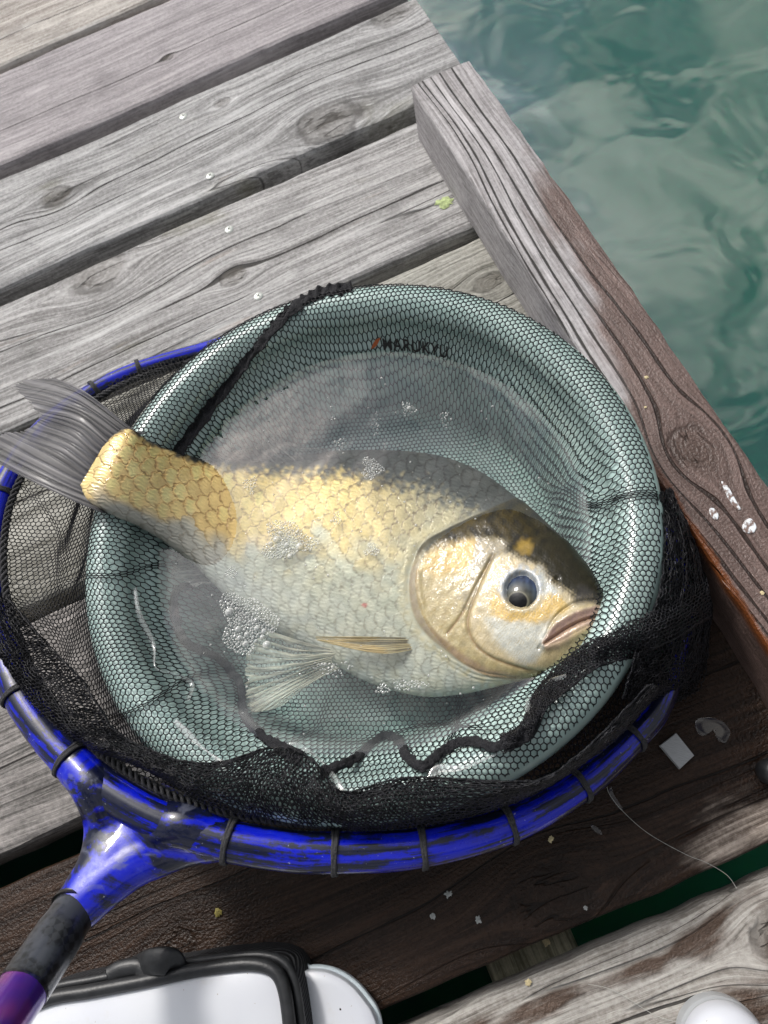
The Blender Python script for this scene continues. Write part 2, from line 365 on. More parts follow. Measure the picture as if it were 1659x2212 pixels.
for jx in (-0.025, 0.185, -0.20):
    plank_mesh('joist', -0.84, 1.38, 0.052, 0.07, jm, dock, (jx, 0, -0.032), 320 + int(jx * 100), rotz=PI / 2, n=40)
# screws down the joist line
scr_m = plain('screw_steel', (0.62, 0.64, 0.60), 0.38, 0.55, vary=0.15, vscale=900)
slot_m = plain('screw_slot', (0.03, 0.05, 0.04), 0.7)
def disc_dome(r, h, seg=18, rings=4):
    V = [(0, 0, h)]
    for k in range(1, rings + 1):
        a = k / rings; 
        for j in range(seg): V.append((r * a * math.cos(2 * PI * j / seg), r * a * math.sin(2 * PI * j / seg), h * (1 - a ** 3)))
    F = [(0, 1 + j, 1 + (j + 1) % seg) for j in range(seg)]
    for k in range(rings - 1):
        for j in range(seg): F.append((1 + k * seg + j, 1 + (k + 1) * seg + j, 1 + (k + 1) * seg + (j + 1) % seg, 1 + k * seg + (j + 1) % seg))
    return V, F
sV, sF = disc_dome(0.0037, 0.0009)
def cross_mesh():
    V, F = [], []
    for a in (0.5, 0.5 + PI / 2):
        c, s = math.cos(a), math.sin(a); b0 = len(V)
        for (u, v, z) in ((-.0017, -.00042, .00086), (.0017, -.00042, .00086), (.0017, .00042, .00086), (-.0017, .00042, .00086)): V.append((u * c - v * s, u * s + v * c, z + 0.00012 + 0.00003 * b0))
        F.append((b0, b0 + 1, b0 + 2, b0 + 3))
    return V, F
cV, cF = cross_mesh()
sme = None
for (sx, sy, pi_) in ((-0.022, 0.637, 2), (-0.0203, 0.5538, 2), (-0.023, 0.4879, 3), (-0.0219, 0.411, 3), (-0.024, 0.345, 4), (-0.024, 0.27, 4)):
    pl = plank_objs[pi_]
    if sme is None:
        s = mesh_obj('screw', sV + cV, sF + [tuple(k + len(sV) for k in f) for f in cF], scr_m, pl); sme = s.data
        sme.materials.append(slot_m)
        for f in list(sme.polygons)[-2:]: f.material_index = 1
    else:
        s = bpy.data.objects.new('screw', sme); COL.objects.link(s); s.parent = pl
    s.location = (sx, sy - pl.location.y, 0.0002); s.rotation_euler = (0, 0, random.uniform(0, 3))

# ------------------------------------------------------------------ basin
BC = np.array([-0.0155, 0.160]); RC, RA, RZ = 0.1445, 0.0125, 0.0825     # rim tube: centre radius, tube radius, height
WZ = 0.0665                                                              # water level
prof = [(0.0, 0.0125), (0.05, 0.0125), (0.09, 0.0128), (0.101, 0.0145), (0.107, 0.019), (0.1105, 0.027), (0.1150, 0.044), (0.1200, 0.060), (0.1255, 0.073)]
th0 = PI + 0.35
for k in range(15):
    a = th0 - k * (th0 + 0.9) / 14; prof.append((RC + RA * math.cos(a), RZ + RA * math.sin(a)))
prof += [(0.1455, 0.068), (0.140, 0.045), (0.134, 0.02), (0.130, 0.004), (0.126, 0.001), (0.0, 0.001)]
prof = np.array(prof)
seg = 128
def basin_r(phi): return 1 + 0.006 * np.sin(2 * phi + 0.6) + 0.004 * np.sin(3 * phi + 2) - 0.055 * np.maximum(-np.sin(phi + 0.25), 0) ** 3
pf = np.vstack([catmull(prof[:8], 30), prof[8:-1]])
phi = np.arange(seg) * 2 * PI / seg
V = np.stack([pf[:, 0][:, None] * np.cos(phi) * basin_r(phi), pf[:, 0][:, None] * np.sin(phi) * basin_r(phi), np.broadcast_to(pf[:, 1][:, None], (len(pf), seg))], -1).reshape(-1, 3)
t = NT('basin_vinyl'); o = t.obj()
n1 = t.noise(o, 26, 3, 0.55)
c = t.mix(t.step(n1, 0.3, 0.7), (0.42, 0.58, 0.55, 1), (0.48, 0.63, 0.595, 1))
basin_mat = t.done(t.bsdf(c, 0.26, 0, 0.8, t.bump(n1, 0.12, 0.004), coat=0.5, coat_rough=0.2))
basin = empty('basin', 'pale teal round vinyl basin with a fat rolled rim, full of water', 'basin', (BC[0], BC[1], 0))
bowl = mesh_obj('bowl', V, grid_faces(len(pf), seg, True)[:, ::-1], basin_mat, basin)
in_r = np.array([p[0] for p in pf[:40]]); 
def hf(xy):
    """height of the upper skin of the basin, and beyond it the line from the rim down to the hoop"""
    d = np.asarray(xy) - BC; r = np.hypot(d[..., 0], d[..., 1]) / basin_r(np.arctan2(d[..., 1], d[..., 0]))
    zin = np.interp(r, pf[:31, 0], pf[:31, 1])
    zr = RZ + np.sqrt(np.maximum(RA ** 2 - (r - RC) ** 2, 0))
    wall = np.interp(r, [0.0, 0.12, 0.1255, 0.1325], [0.0125, 0.060, 0.073, RZ + 0.004])
    z = np.where(r < 0.1195, zin, np.where(r < 0.133, wall, zr))
    return z, r

# hoop: an oval in a plane that climbs towards the handle
HC = np.array([-0.0396, 0.1811, 0.045]); HN = np.array([0.2, 0.14, 1.0]); HN /= np.linalg.norm(HN)
ha = np.cross([0, 1.0, 0], HN); ha /= np.linalg.norm(ha); hb = np.cross(HN, ha)
HR, HE, HA = 0.1894, -0.0991, 0.8816
def hoop_pt(tt):
    ex = HR * (1 + HE) * np.cos(tt); ey = HR * (1 - HE) * np.sin(tt)
    u = math.cos(HA) * ex - math.sin(HA) * ey; v = math.sin(HA) * ex + math.cos(HA) * ey
    return HC + u[:, None] * ha + v[:, None] * hb
def on_hoop_plane(px, py):
    w = np.stack([(np.asarray(px, float) - PX) / FOC, -(np.asarray(py, float) - PY) / FOC, -np.ones(np.shape(px))], -1) @ ROT.T
    C0 = np.array([0, 0, CAMH]); tt = ((HC - C0) @ HN) / (w @ HN); return C0 + w * tt[..., None]
hp_px = np.array([(450, 754), (300, 799), (203, 845), (95, 925), (12, 1045), (-22, 1160), (-24, 1290), (4, 1400), (45, 1500), (108, 1592), (190, 1672), (310, 1752), (450, 1806), (600, 1834), (720, 1841), (910, 1830), (1100, 1781), (1255, 1695), (1370, 1590), (1425, 1520)])
vis = on_hoop_plane(hp_px[:, 0], hp_px[:, 1])
# the rest of the oval runs hidden behind the basin and under the bunched net
def hoop_param(p):
    d = p - HC; u, v = d @ ha, d @ hb
    ex = math.cos(HA) * u + math.sin(HA) * v; ey = -math.sin(HA) * u + math.cos(HA) * v
    return np.arctan2(ey / (1 - HE), ex / (1 + HE))
a0, a1 = hoop_param(vis[-1]), hoop_param(vis[0])
if a1 < a0: a1 += 2 * PI
hid = hoop_pt(np.linspace(a0, a1, 14)[1:-1])
hid[:, 2] = np.maximum(hid[:, 2], 0.009)
ctrl = np.vstack([vis, hid])
hoop_c = catmull(ctrl, 260, closed=True)
hang = np.arctan2(hoop_c[:, 1] - BC[1], hoop_c[:, 0] - BC[0]); order = np.argsort(hang)
hr_ang, hr_r, hr_z = hang[order], np.hypot(hoop_c[:, 0] - BC[0], hoop_c[:, 1] - BC[1])[order], hoop_c[order, 2]
def hoop_at(ang):
    return np.interp(ang, hr_ang, hr_r, period=2 * PI), np.interp(ang, hr_ang, hr_z, period=2 * PI)
def net_z(xy):
    z, r = hf(xy); d = np.asarray(xy) - BC; ang = np.arctan2(d[..., 1], d[..., 0])
    rh, zh = hoop_at(ang); rr = np.hypot(d[..., 0], d[..., 1])
    r1 = (RC + 0.0085) * basin_r(ang); z1 = RZ + math.sqrt(RA ** 2 - 0.0085 ** 2)
    f = np.clip((rr - r1) / np.maximum(rh - r1, 1e-4), 0, 1.2)
    zo = z1 + (zh + 0.002 - z1) * f - 0.018 * np.sin(np.clip(f, 0, 1) * PI) * (1 - 0.0 * f)
    return np.where(rr > r1, zo, z), r, rr, rh
def PH(px, py, off=0.0):
    """picture position laid on the basin / net surface"""
    px, py = np.asarray(px, float), np.asarray(py, float); z = np.full(px.shape, 0.004); done = np.zeros(px.shape, bool)
    for zt in np.linspace(0.108, 0.004, 260):
        hit = ~done & (net_z(P(px, py, np.full(px.shape, zt))[..., :2])[0] + off >= zt)
        z[hit] = zt; done |= hit
    return P(px, py, z)

# lettering on the inner wall of the basin
def wall_point(ang, s):
    """s = distance up the wall from the waterline"""
    r0, z0 = 0.1222, WZ + 0.0012; k = np.array([0.0055, 0.013]); k = k / np.linalg.norm(k)
    return np.stack([(r0 + k[0] * s - 0.0006) * np.cos(ang), (r0 + k[0] * s - 0.0006) * np.sin(ang), z0 + k[1] * s], -1)
ink = plain('black_print', (0.012, 0.012, 0.014), 0.5)
orange = plain('orange_print', (0.42, 0.10, 0.03), 0.5)
cu = bpy.data.curves.new('lettering', 'FONT'); cu.body = 'MARUKYU'; cu.size = 1.0; cu.space_character = 1.12; cu.offset = 0.018
to = bpy.data.objects.new('lettering_tmp', cu); COL.objects.link(to)
dg = bpy.context.evaluated_depsgraph_get(); tm = bpy.data.meshes.new_from_object(to.evaluated_get(dg))
tv = np.array([v.co[:] for v in tm.vertices]); tfaces = [list(p.vertices) for p in tm.polygons]
bpy.data.objects.remove(to)
pL, pR = P(828, 738, WZ + 0.006)[:2] - BC, P(972, 751, WZ + 0.006)[:2] - BC
aL, aR = math.atan2(pL[1], pL[0]), math.atan2(pR[1], pR[0])
wx = (tv[:, 0] - tv[:, 0].min()) / np.ptp(tv[:, 0])
LH = 0.0085
mesh_obj('lettering', wall_point(aL + (aR - aL) * wx, 0.0015 + tv[:, 1] / 0.72 * LH), tfaces, ink, basin, smooth=False)
lg = []
for k in range(2):
    for u in np.linspace(0, 1, 9): lg.append((u, 0.2 + 0.8 * u + (0.22 if k else -0.22) * math.sin(PI * u) + 0.05))
lg = np.array(lg); da = (aL - aR) / 7.0
LF = [(k, k + 1, 9 + k + 1, 9 + k) for k in range(8)]
mesh_obj('logo_mark', wall_point(aL + da * 1.35 - da * 1.2 * lg[:, 0], 0.0005 + lg[:, 1] * LH * 1.1), LF, orange, basin, smooth=False)

# ------------------------------------------------------------------ water in the basin
t = NT('basin_water'); o = t.obj()
wn = t.bump(t.add(t.noise(o, 14, 2, 0.5, 0.4), t.mul(t.noise(o, 60, 2, 0.5), 0.12)), 0.5, 0.006)
tr = t.n('ShaderNodeBsdfTransparent'); tr.inputs['Color'].default_value = (0.93, 0.97, 0.955, 1)
gl = t.n('ShaderNodeBsdfGlossy'); gl.inputs['Roughness'].default_value = 0.02; gl.inputs['Color'].default_value = (1, 1, 1, 1); t.l(wn, gl.inputs['Normal'])
mk = t.n('ShaderNodeBsdfDiffuse'); mk.inputs['Color'].default_value = (0.62, 0.66, 0.66, 1)
body_ = t.mixsh(0.022, tr.outputs[0], mk.outputs[0])
bw_mat = t.done(t.mixsh(t.schlick(0.043, wn), body_, gl.outputs[0]))
nr_, ns_ = 22, 96
rr_ = np.linspace(0, 1, nr_) ** 0.7; ph_ = np.arange(ns_) * 2 * PI / ns_
Rw = 0.1232
V = []
for k in range(nr_):
    for a in ph_:
        r = Rw * rr_[k] * basin_r(a); men = 0.0012 * math.exp(-(1 - rr_[k]) * 45)
        V.append((r * math.cos(a), r * math.sin(a), WZ + men))
water = mesh_obj('basin_water', V, grid_faces(nr_, ns_, True), bw_mat, None, loc=(BC[0], BC[1], 0))
tag(water, 'clear cloud reflecting water filling the teal basin', 'water', kind='stuff')

# ------------------------------------------------------------------ landing net
net = empty('landing_net', 'blue hooped landing net with black mesh bag draped over the basin', 'net', tuple(map(float, (HC[0], HC[1], 0))))
def strut_mesh(p0, p1, r):
    d = p1 - p0; l = np.linalg.norm(d, axis=1); ok = l > 1e-6; p0, p1, d = p0[ok], p1[ok], d[ok] / l[ok][:, None]
    ref = np.where(np.abs(d[:, 2:3]) > 0.9, np.array([[1.0, 0, 0]]), np.array([[0, 0, 1.0]]))
    a = np.cross(d, ref); a /= np.linalg.norm(a, axis=1)[:, None]; b = np.cross(d, a)
    r = np.broadcast_to(r, len(ok))[ok][:, None] if np.ndim(r) else r
    V = []
    for e in (p0 - d * 0.0001, p1 + d * 0.0001):
        for k in range(3):
            an = PI / 2 + k * 2 * PI / 3 + PI
            V.append(e + r * (math.cos(an) * a + math.sin(an) * b))
    V = np.stack(V, 1)
    base = np.arange(len(p0))[:, None, None] * 6
    F = np.array([[0, 1, 4, 3], [1, 2, 5, 4], [2, 0, 3, 5]])[None] + base
    return V.reshape(-1, 3), F.reshape(-1, 4)
def hex_edges(u0, u1, v0, v1, pitch, rot=0.0):
    s = pitch / math.sqrt(3); R_ = max(abs(u0), abs(u1), abs(v0), abs(v1)) * 1.5
    if rot == 0.0:
        ni = int((u1 - u0) / pitch) + 2; nj = int((v1 - v0) / (1.5 * s)) + 2
        j, i = np.meshgrid(np.arange(nj), np.arange(ni), indexing='ij'); i = i - (j // 2)
        org = np.array([u0, v0])
    else:
        n_ = int(R_ / pitch) + 2; nj = int(R_ / (1.5 * s)) + 2
        j, i = np.meshgrid(np.arange(-nj, nj), np.arange(-n_, n_), indexing='ij'); i = i - (j // 2); org = np.zeros(2)
    pos = lambda i, j: np.stack([(i + 0.5 * j) * pitch, 1.5 * s * j], -1).astype(float)
    A = lambda i, j: pos(i, j); B = pos(i, j) + [0, s]
    e0 = np.concatenate([B.reshape(-1, 2)] * 3); e1 = np.concatenate([A(i, j).reshape(-1, 2), A(i, j + 1).reshape(-1, 2), A(i - 1, j + 1).reshape(-1, 2)])
    if rot:
        c, s_ = math.cos(rot), math.sin(rot); M = np.array([[c, s_], [-s_, c]]); e0, e1 = e0 @ M, e1 @ M
    return e0 + org, e1 + org

t = NT('net_nylon'); o = t.obj()
net_mat = t.done(t.bsdf(t.mix(t.step(t.noise(o, 400, 2), 0.35, 0.7), (0.005, 0.005, 0.007, 1), (0.016, 0.016, 0.021, 1)), 0.5, 0, 0.35))

creases = [  # picture polylines along which the bag is gathered: (points, reach in metres, pull)
 ([(235, 1575), (320, 1520), (400, 1470)], 0.006, 0.75), ([(165, 1255), (240, 1245), (330, 1225)], 0.006, 0.75),
 ([(1225, 1062), (1300, 1090), (1440, 1170)], 0.012, 0.7), ([(560, 1448), (640, 1455), (720, 1425)], 0.005, 0.6),
 ([(60, 1060), (110, 1120), (130, 1230)], 0.006, 0.6), ([(200, 1120), (190, 1200), (170, 1260)], 0.006, 0.5),
 ([(20, 1290), (90, 1330), (160, 1430)], 0.012, 0.5), ([(980, 1470), (990, 1560), (950, 1640)], 0.007, 0.6), ([(830, 1590), (930, 1565), (1010, 1570)], 0.006, 0.7),
 ([(1180, 1480), (1230, 1430), (1330, 1380)], 0.012, 0.6), ([(700, 1540), (640, 1600), (560, 1640)], 0.006, 0.4)]
cr3 = [(PH(np.array(c_)[:, 0], np.array(c_)[:, 1])[:, :2], w_, k_) for c_, w_, k_ in creases]
def warp(q):
    q = q + 0.0011 * np.stack([SineNoise(5, 14, dim=2)(q), SineNoise(6, 14, dim=2)(q)], -1)
    for pl_, w_, k_ in cr3:
        pp = catmull(pl_, 24); d = q[:, None] - pp[None]; i = (d ** 2).sum(2).argmin(1)
        v = q - pp[i]; tg = np.gradient(pp, axis=0)[i]; tg /= np.linalg.norm(tg, axis=1)[:, None]
        nrm = np.stack([-tg[:, 1], tg[:, 0]], -1); dn = (v * nrm).sum(1)
        endf = np.exp(-((v * tg).sum(1) / 0.012) ** 2)
        q = q - nrm * (dn * k_ * np.exp(-(dn / w_) ** 2) * endf)[:, None]
    return q
fold_n = SineNoise(9, 11, dim=2)
def drape(q):
    q = warp(q); z, r, rr, rh = net_z(q)
    ins = sstep(0.118, 0.09, r)
    z = z + 0.0012 + ins * (0.0022 + 0.0022 * fold_n(q)) + 0.0006
    zc = sstep(0.160, 0.175, rr) * 0.0035 * fold_n(q * 1.7)
    return np.concatenate([q, (z + zc)[:, None]], 1), rr, rh
e0, e1 = hex_edges(-0.28, 0.28, -0.28, 0.28, 0.00285, rot=math.radians(-20))
mid = (e0 + e1) / 2 + BC; dd = mid - BC; rr0 = np.hypot(dd[:, 0], dd[:, 1]); rh0, _ = hoop_at(np.arctan2(dd[:, 1], dd[:, 0]))
ok = rr0 < rh0 - 0.004; e0, e1 = e0[ok] + BC, e1[ok] + BC
p0, _, _ = drape(e0); p1, _, _ = drape(e1)
V, F = strut_mesh(p0, p1, 0.00035)
o = mesh_obj('net_mesh', V, F, net_mat, None); place(o, net); tag(o, kind='stuff')

def crumple_band(name, outer, inner, zo, zi, pitch, amp, layers, rad, bulge=0.0, seed=0, wid_scale=1.0):
    """gathered netting between two edges: several crumpled layers of small squeezed cells"""
    outer, inner = np.asarray(outer, float), np.asarray(inner, float); n = 160
    if outer.shape[1] == 2: A = P(outer[:, 0], outer[:, 1], zo)
    else: A = outer
    B = P(inner[:, 0], inner[:, 1], zi)
    A, B = catmull(A, n), catmull(B, n)
    ln = np.concatenate([[0], np.cumsum(np.linalg.norm(np.diff((A + B) / 2, axis=0), axis=1))]); wd = np.linalg.norm(A - B, axis=1).mean() * wid_scale
    VV, FF, off = [], [], 0
    for k in range(layers):
        e0, e1 = hex_edges(0, ln[-1], 0, wd * 1.25, pitch * (1 + 0.12 * k))
        na, nb, nc = SineNoise(seed + k, 55, dim=2), SineNoise(seed + k + 30, 80, dim=2), SineNoise(seed + k + 60, 60, dim=2)
        nd = SineNoise(seed + k + 90, 190, dim=2)
        def mp(e):
            s = np.clip(e[:, 0] / ln[-1], 0, 1) ; f = e[:, 1] / (wd * 1.25)
            s = np.clip(s + 0.0022 * na(e * 0.6), 0, 1); f = np.clip(f + 0.035 * nb(e * 0.6), -0.03, 1.03)
            ii = s * (n - 1); i0 = np.minimum(ii.astype(int), n - 2); fr_ = (ii - i0)[:, None]
            a = A[i0] * (1 - fr_) + A[i0 + 1] * fr_; b = B[i0] * (1 - fr_) + B[i0 + 1] * fr_
            p = a + (b - a) * f[:, None]
            p[:, 2] += amp * (0.9 * nc(e * 0.8) + 0.18 * nd(e)) + bulge * np.sin(np.clip(f, 0, 1) * PI) + 0.0012 * k
            p[:, 0] += amp * 0.13 * nd(e + 3); p[:, 1] += amp * 0.13 * nd(e + 7)
            return p
        ok = (e0[:, 0] <= ln[-1]) & (e1[:, 0] <= ln[-1]); v, f = strut_mesh(mp(e0[ok]), mp(e1[ok]), rad)
        VV.append(v); FF.append(f + off); off += len(v)
    o = mesh_obj(name, np.vstack(VV), np.vstack(FF), net_mat, None); place(o, net); tag(o, kind='stuff'); return o

fo = [(0, 1330), (25, 1420), (55, 1470), (90, 1520), (140, 1570), (190, 1605), (250, 1635), (330, 1665), (400, 1700), (450, 1735), (540, 1762), (620, 1778), (700, 1788), (780, 1793), (860, 1790), (950, 1780), (1080, 1747), (1180, 1702), (1280, 1637), (1350, 1577), (1410, 1510)]
fi = [(15, 1290), (80, 1371), (112, 1404), (160, 1454), (207, 1521), (240, 1571), (275, 1599), (325, 1621), (390, 1644), (470, 1650), (560, 1625), (620, 1620), (680, 1650), (740, 1712), (830, 1692), (920, 1682), (1080, 1690), (1180, 1680), (1260, 1622), (1330, 1556), (1400, 1480)]
fo3 = on_hoop_plane(np.array(fo)[:, 0], np.array(fo)[:, 1]) + [0, 0, 0.009]
zi = np.array([.085, .088, .09, .092, .094, .096, .097, .098, .099, .100, .101, .101, .100, .097, .097, .098, .098, .098, .098, .097, .094])
crumple_band('gathered_mesh', fo3, fi, 0, zi, 0.0023, 0.0024, 2, 0.00036, bulge=0.012, seed=200)
ro = [(1448, 1080), (1500, 1180), (1533, 1290), (1530, 1400), (1505, 1488), (1450, 1522), (1390, 1540)]
ri = [(1422, 1075), (1438, 1150), (1436, 1230), (1420, 1310), (1385, 1390), (1365, 1450), (1345, 1510)]
crumple_band('gathered_mesh', ro, ri, np.full(7, 0.016), np.array([.085, .088, .09, .092, .092, .09, .088]), 0.0030, 0.0034, 2, 0.00034, bulge=0.012, seed=240)
# dark fold that crosses the rim on the head side
f_o = [(1525, 1250), (1430, 1310), (1330, 1360), (1255, 1395), (1190, 1450), (1150, 1500), (1125, 1560), (1080, 1590)]
f_i = [(1535, 1330), (1450, 1380), (1360, 1420), (1290, 1440), (1225, 1490), (1180, 1530), (1150, 1590), (1090, 1625)]
FO = PH(np.array(f_o)[:, 0], np.array(f_o)[:, 1], 0.004); FI = np.array(f_i, float)
FO[:2, 2] = [0.055, 0.093]; FO[:2] = P(np.array(f_o)[:2, 0], np.array(f_o)[:2, 1], FO[:2, 2])
zfi = PH(FI[:, 0], FI[:, 1], 0.004)[:, 2]; zfi[:2] = [0.05, 0.09]
crumple_band('gathered_mesh', FO, f_i, 0, zfi, 0.0018, 0.0024, 2, 0.00034, bulge=0.003, seed=270)

# black seam tapes sewn into the bag
t = NT('seam_tape'); o = t.obj()
sn = t.add(t.noise(o, 700, 3, 0.7), t.noise(o, 160, 2))
tape_mat = t.done(t.bsdf((0.012, 0.012, 0.015, 1), 0.75, 0, 0.35, t.bump(sn, 1.0, 0.0012)))
def tape(pts, width, off, ruffle, seed, n=150):
    p = np.array(pts, float); q = catmull(PH(p[:, 0], p[:, 1], off), n)
    tg = np.gradient(q, axis=0); tg /= np.linalg.norm(tg, axis=1)[:, None]
    side = np.cross(tg, [0, 0, 1.0]); side /= np.linalg.norm(side, axis=1)[:, None]; up = np.cross(side, tg)
    m = 15; vv = []
    nn, n2 = SineNoise(seed, 170, dim=2), SineNoise(seed + 4, 330, dim=2); s = np.linspace(0, 1, n) * np.linalg.norm(np.diff(q, axis=0), axis=1).sum()
    for j in range(m):
        a = 2 * PI * j / m; f = math.cos(a); h = math.sin(a)
        e = np.stack([s, np.full(n, f * width)], -1)
        rr_ = nn(e) * ruffle + n2(e) * ruffle * 0.5
        vv.append(q + side * (f * width / 2 * (1 + 0.22 * nn(np.stack([s, np.full(n, 9.0 * np.sign(f))], -1))))[:, None] + up * (h * 0.0009 + rr_ * abs(h) ** 0.5 + abs(rr_) * 0.3)[:, None])
    V = np.stack(vv, 1).reshape(-1, 3)
    o = mesh_obj('seam_tape', V, grid_faces(n, m, True).tolist() + [list(range(m)), list(range((n - 1) * m, n * m))[::-1]], tape_mat, None); place(o, net); return o
tape([(760, 621), (690, 634), (640, 660), (590, 708), (545, 760), (495, 828), (445, 895), (405, 948), (378, 985)], 0.0082, 0.0018, 0.0010, 1)
tape([(430, 1255), (385, 1272), (372, 1305), (380, 1350), (402, 1392), (470, 1425), (515, 1480), (525, 1545), (570, 1595), (650, 1640)], 0.0068, 0.004, 0.0007, 2)
tape([(690, 1668), (760, 1642), (820, 1594), (855, 1595), (880, 1635), (915, 1655), (960, 1620), (1010, 1600), (1070, 1612), (1140, 1588)], 0.0048, 0.006, 0.0007, 3)

# hoop with paint, ties and the bag's cord
def lacquer(name, along):
    t = NT(name); o = t.obj(); p2_ = t.noise(o, 240, 4, 0.7)
    if along:
        u = t.attr('run').outputs['Fac']; v = t.attr('turn').outputs['Fac']
        cv, sv_ = t.math('COSINE', v), t.math('SINE', v)
        p1_ = t.noise(t.xyz(t.mul(u, 26), t.mul(cv, 1.5), t.mul(sv_, 1.5)), 1, 5, 0.66, 0.3)
        p3_ = t.noise(t.xyz(t.mul(u, 9), t.mul(cv, 2.6), t.mul(sv_, 2.6)), 1, 3, 0.6)
        p1_ = t.add(t.mul(p1_, 0.62), t.mul(p3_, 0.38))
    else:
        p1_ = t.noise(o, 20, 5, 0.62, 1.6)
    k = t.add(p1_, t.mul(t.sub(p2_, 0.5), 0.16))
    c = t.mix(t.step(k, 0.44, 0.52), (0.000, 0.007, 0.46, 1), (0.002, 0.004, 0.022, 1))
    c = t.mix(t.mul(t.step(k, 0.40, 0.33), 0.55 if not along else 0.3), c, (0.03, 0.05, 0.55, 1))
    if not along: c = t.mix(t.mul(t.step(t.noise(o, 34, 4, 0.6, 1.2), 0.58, 0.66), 0.55), c, (0.13, 0.14, 0.19, 1))  # grey patches on the yoke: sky reflections painted into the lacquer colour
    c = t.mix(t.mul(t.step(t.noise(o, 520, 3, 0.6), 0.69, 0.74), 0.7), c, (0.42, 0.45, 0.52, 1))
    return t.done(t.bsdf(c, t.step(p2_, 0.3, 0.7, 0.25, 0.45), 0.0, 0.3, t.bump(p2_, 0.10, 0.001), coat=0.65, coat_rough=0.06))
blue_mat, yoke_mat = lacquer('blue_lacquer', True), lacquer('yoke_lacquer', False)
far = np.hypot(*(hoop_c[:, :2] - P(300, 1740, 0.06)[:2]).T)
rad = 0.0060 + 0.0034 * sstep(0.33, 0.10, far)
V, F = tube(hoop_c, rad, 18, closed=True, squash=0.9)
hoop = mesh_obj('hoop', V, F, blue_mat, None, extra={'run': np.repeat(np.linspace(0, 1.2, 260), 18), 'turn': np.tile(np.arange(18) * 2 * PI / 18, 260)}); place(hoop, net)
thread = plain('black_thread', (0.03, 0.03, 0.033), 0.8, bump=(900, 0.8, 0.0006), vary=0.4, vscale=800)
ties = np.array([(310, 796), (200, 847), (45, 1500), (150, 1636), (500, 1818), (722, 1841), (912, 1830), (1103, 1780), (1255, 1695), (1372, 1588), (5, 1060)])
tp = on_hoop_plane(ties[:, 0], ties[:, 1])
for p in tp:
    i = ((hoop_c - p) ** 2).sum(1).argmin(); q = hoop_c[i]; tg = hoop_c[(i + 1) % 260] - hoop_c[i - 1]; tg /= np.linalg.norm(tg)
    a = np.cross([0, 0, 1.0], tg); a /= np.linalg.norm(a); b = np.cross(tg, a)
    vv, ff, off = [], [], 0
    for k in range(3):
        th = np.arange(26) * 2 * PI / 26
        ring = q + tg * (k - 1) * 0.0011 + (rad[i] + 0.0006) * (np.cos(th)[:, None] * a + 0.93 * np.sin(th)[:, None] * b) + tg * (0.0006 * np.sin(th + k))[:, None]
        v, f = tube(ring, 0.00085 + 0.00015 * np.sin(th * 5 + k), 7, closed=True); vv.append(v); ff += [[x + off for x in g] for g in f]; off += len(v)
    o = mesh_obj('tie', np.vstack(vv), ff, thread, None); o.parent = hoop
# plaited edge cord along the inside of the hoop
inw = np.stack([BC[0] - hoop_c[:, 0], BC[1] - hoop_c[:, 1]], -1); inw /= np.linalg.norm(inw, axis=1)[:, None]
cc = hoop_c.copy(); cc[:, :2] += inw * (rad + 0.0028)[:, None]; cc[:, 2] += 0.0015; cc = catmull(cc, 900, closed=True)
vv, ff, off = [], [], 0
for k in range(3):
    ph = np.linspace(0, 2 * PI * 95, 900, endpoint=False) + k * 2 * PI / 3
    c2 = cc.copy(); c2[:, 2] += 0.0014 * np.sin(ph); c2[:, :2] += np.repeat(inw, 4, 0)[:900] * (0.0016 * np.cos(ph))[:, None]
    v, f = tube(c2, 0.0010, 5, closed=True); vv.append(v); ff += (np.asarray(f) + off).tolist(); off += len(v)
o = mesh_obj('edge_cord', np.vstack(vv), np.array(ff), thread, None); place(o, net)

# yoke: two arms run together into the socket
def PO(px, py, dz=0.0):
    return on_hoop_plane(np.array([px], float), np.array([py], float))[0] + [0, 0, dz]
sock_end = P(163, 1965, 0.088); sock_mid = P(222, 1870, 0.082)
arms = []
armL = catmull([PO(100, 1590), PO(150, 1640), P(205, 1705, PO(205, 1705)[2] + .001), P(232, 1780, 0.0785), P(218, 1870, 0.082), sock_end], 40)
armR = catmull([PO(520, 1822), PO(450, 1803), P(385, 1782, PO(385, 1782)[2] + .001), P(310, 1790, 0.0785), P(245, 1860, 0.082), sock_end], 40)
armM = catmull([PO(160, 1655), P(240, 1700, 0.076), P(330, 1735, 0.074), PO(450, 1795)], 40)
armC = catmull([P(300, 1705, 0.075), P(270, 1760, 0.0775), P(235, 1840, 0.081), sock_end], 40)
armW = catmull([PO(480, 1812), P(395, 1822, 0.0765), P(305, 1852, 0.080), P(235, 1900, 0.084), sock_end], 40)
armV = catmull([P(390, 1750, 0.074), P(330, 1790, 0.078), P(265, 1850, 0.081), sock_end], 40)
rL = np.interp(np.linspace(0, 1, 40), [0, .25, .5, .8, 1], [0.0088, 0.0100, 0.0115, 0.0118, 0.0112])
vv, ff, off = [], [], 0
for ctr, rd, sq in ((armL, rL, 0.85), (armR, rL, 0.85), (armM, np.full(40, 0.0105), 0.85), (armW, np.interp(np.linspace(0, 1, 40), [0, .4, 1], [0.0100, 0.0125, 0.0115]), 0.85), (armV, np.interp(np.linspace(0, 1, 40), [0, .4, 1], [0.0100, 0.0115, 0.0115]), 0.85), (armC, np.interp(np.linspace(0, 1, 40), [0, .3, 1], [0.0075, 0.011, 0.0115]), 0.85)):
    v, f = tube(ctr, rd, 20, squash=sq); vv.append(v); ff += [[x + off for x in g] for g in f]; off += len(v)
yoke = mesh_obj('yoke', np.vstack(vv), ff, yoke_mat, None); place(yoke, net)
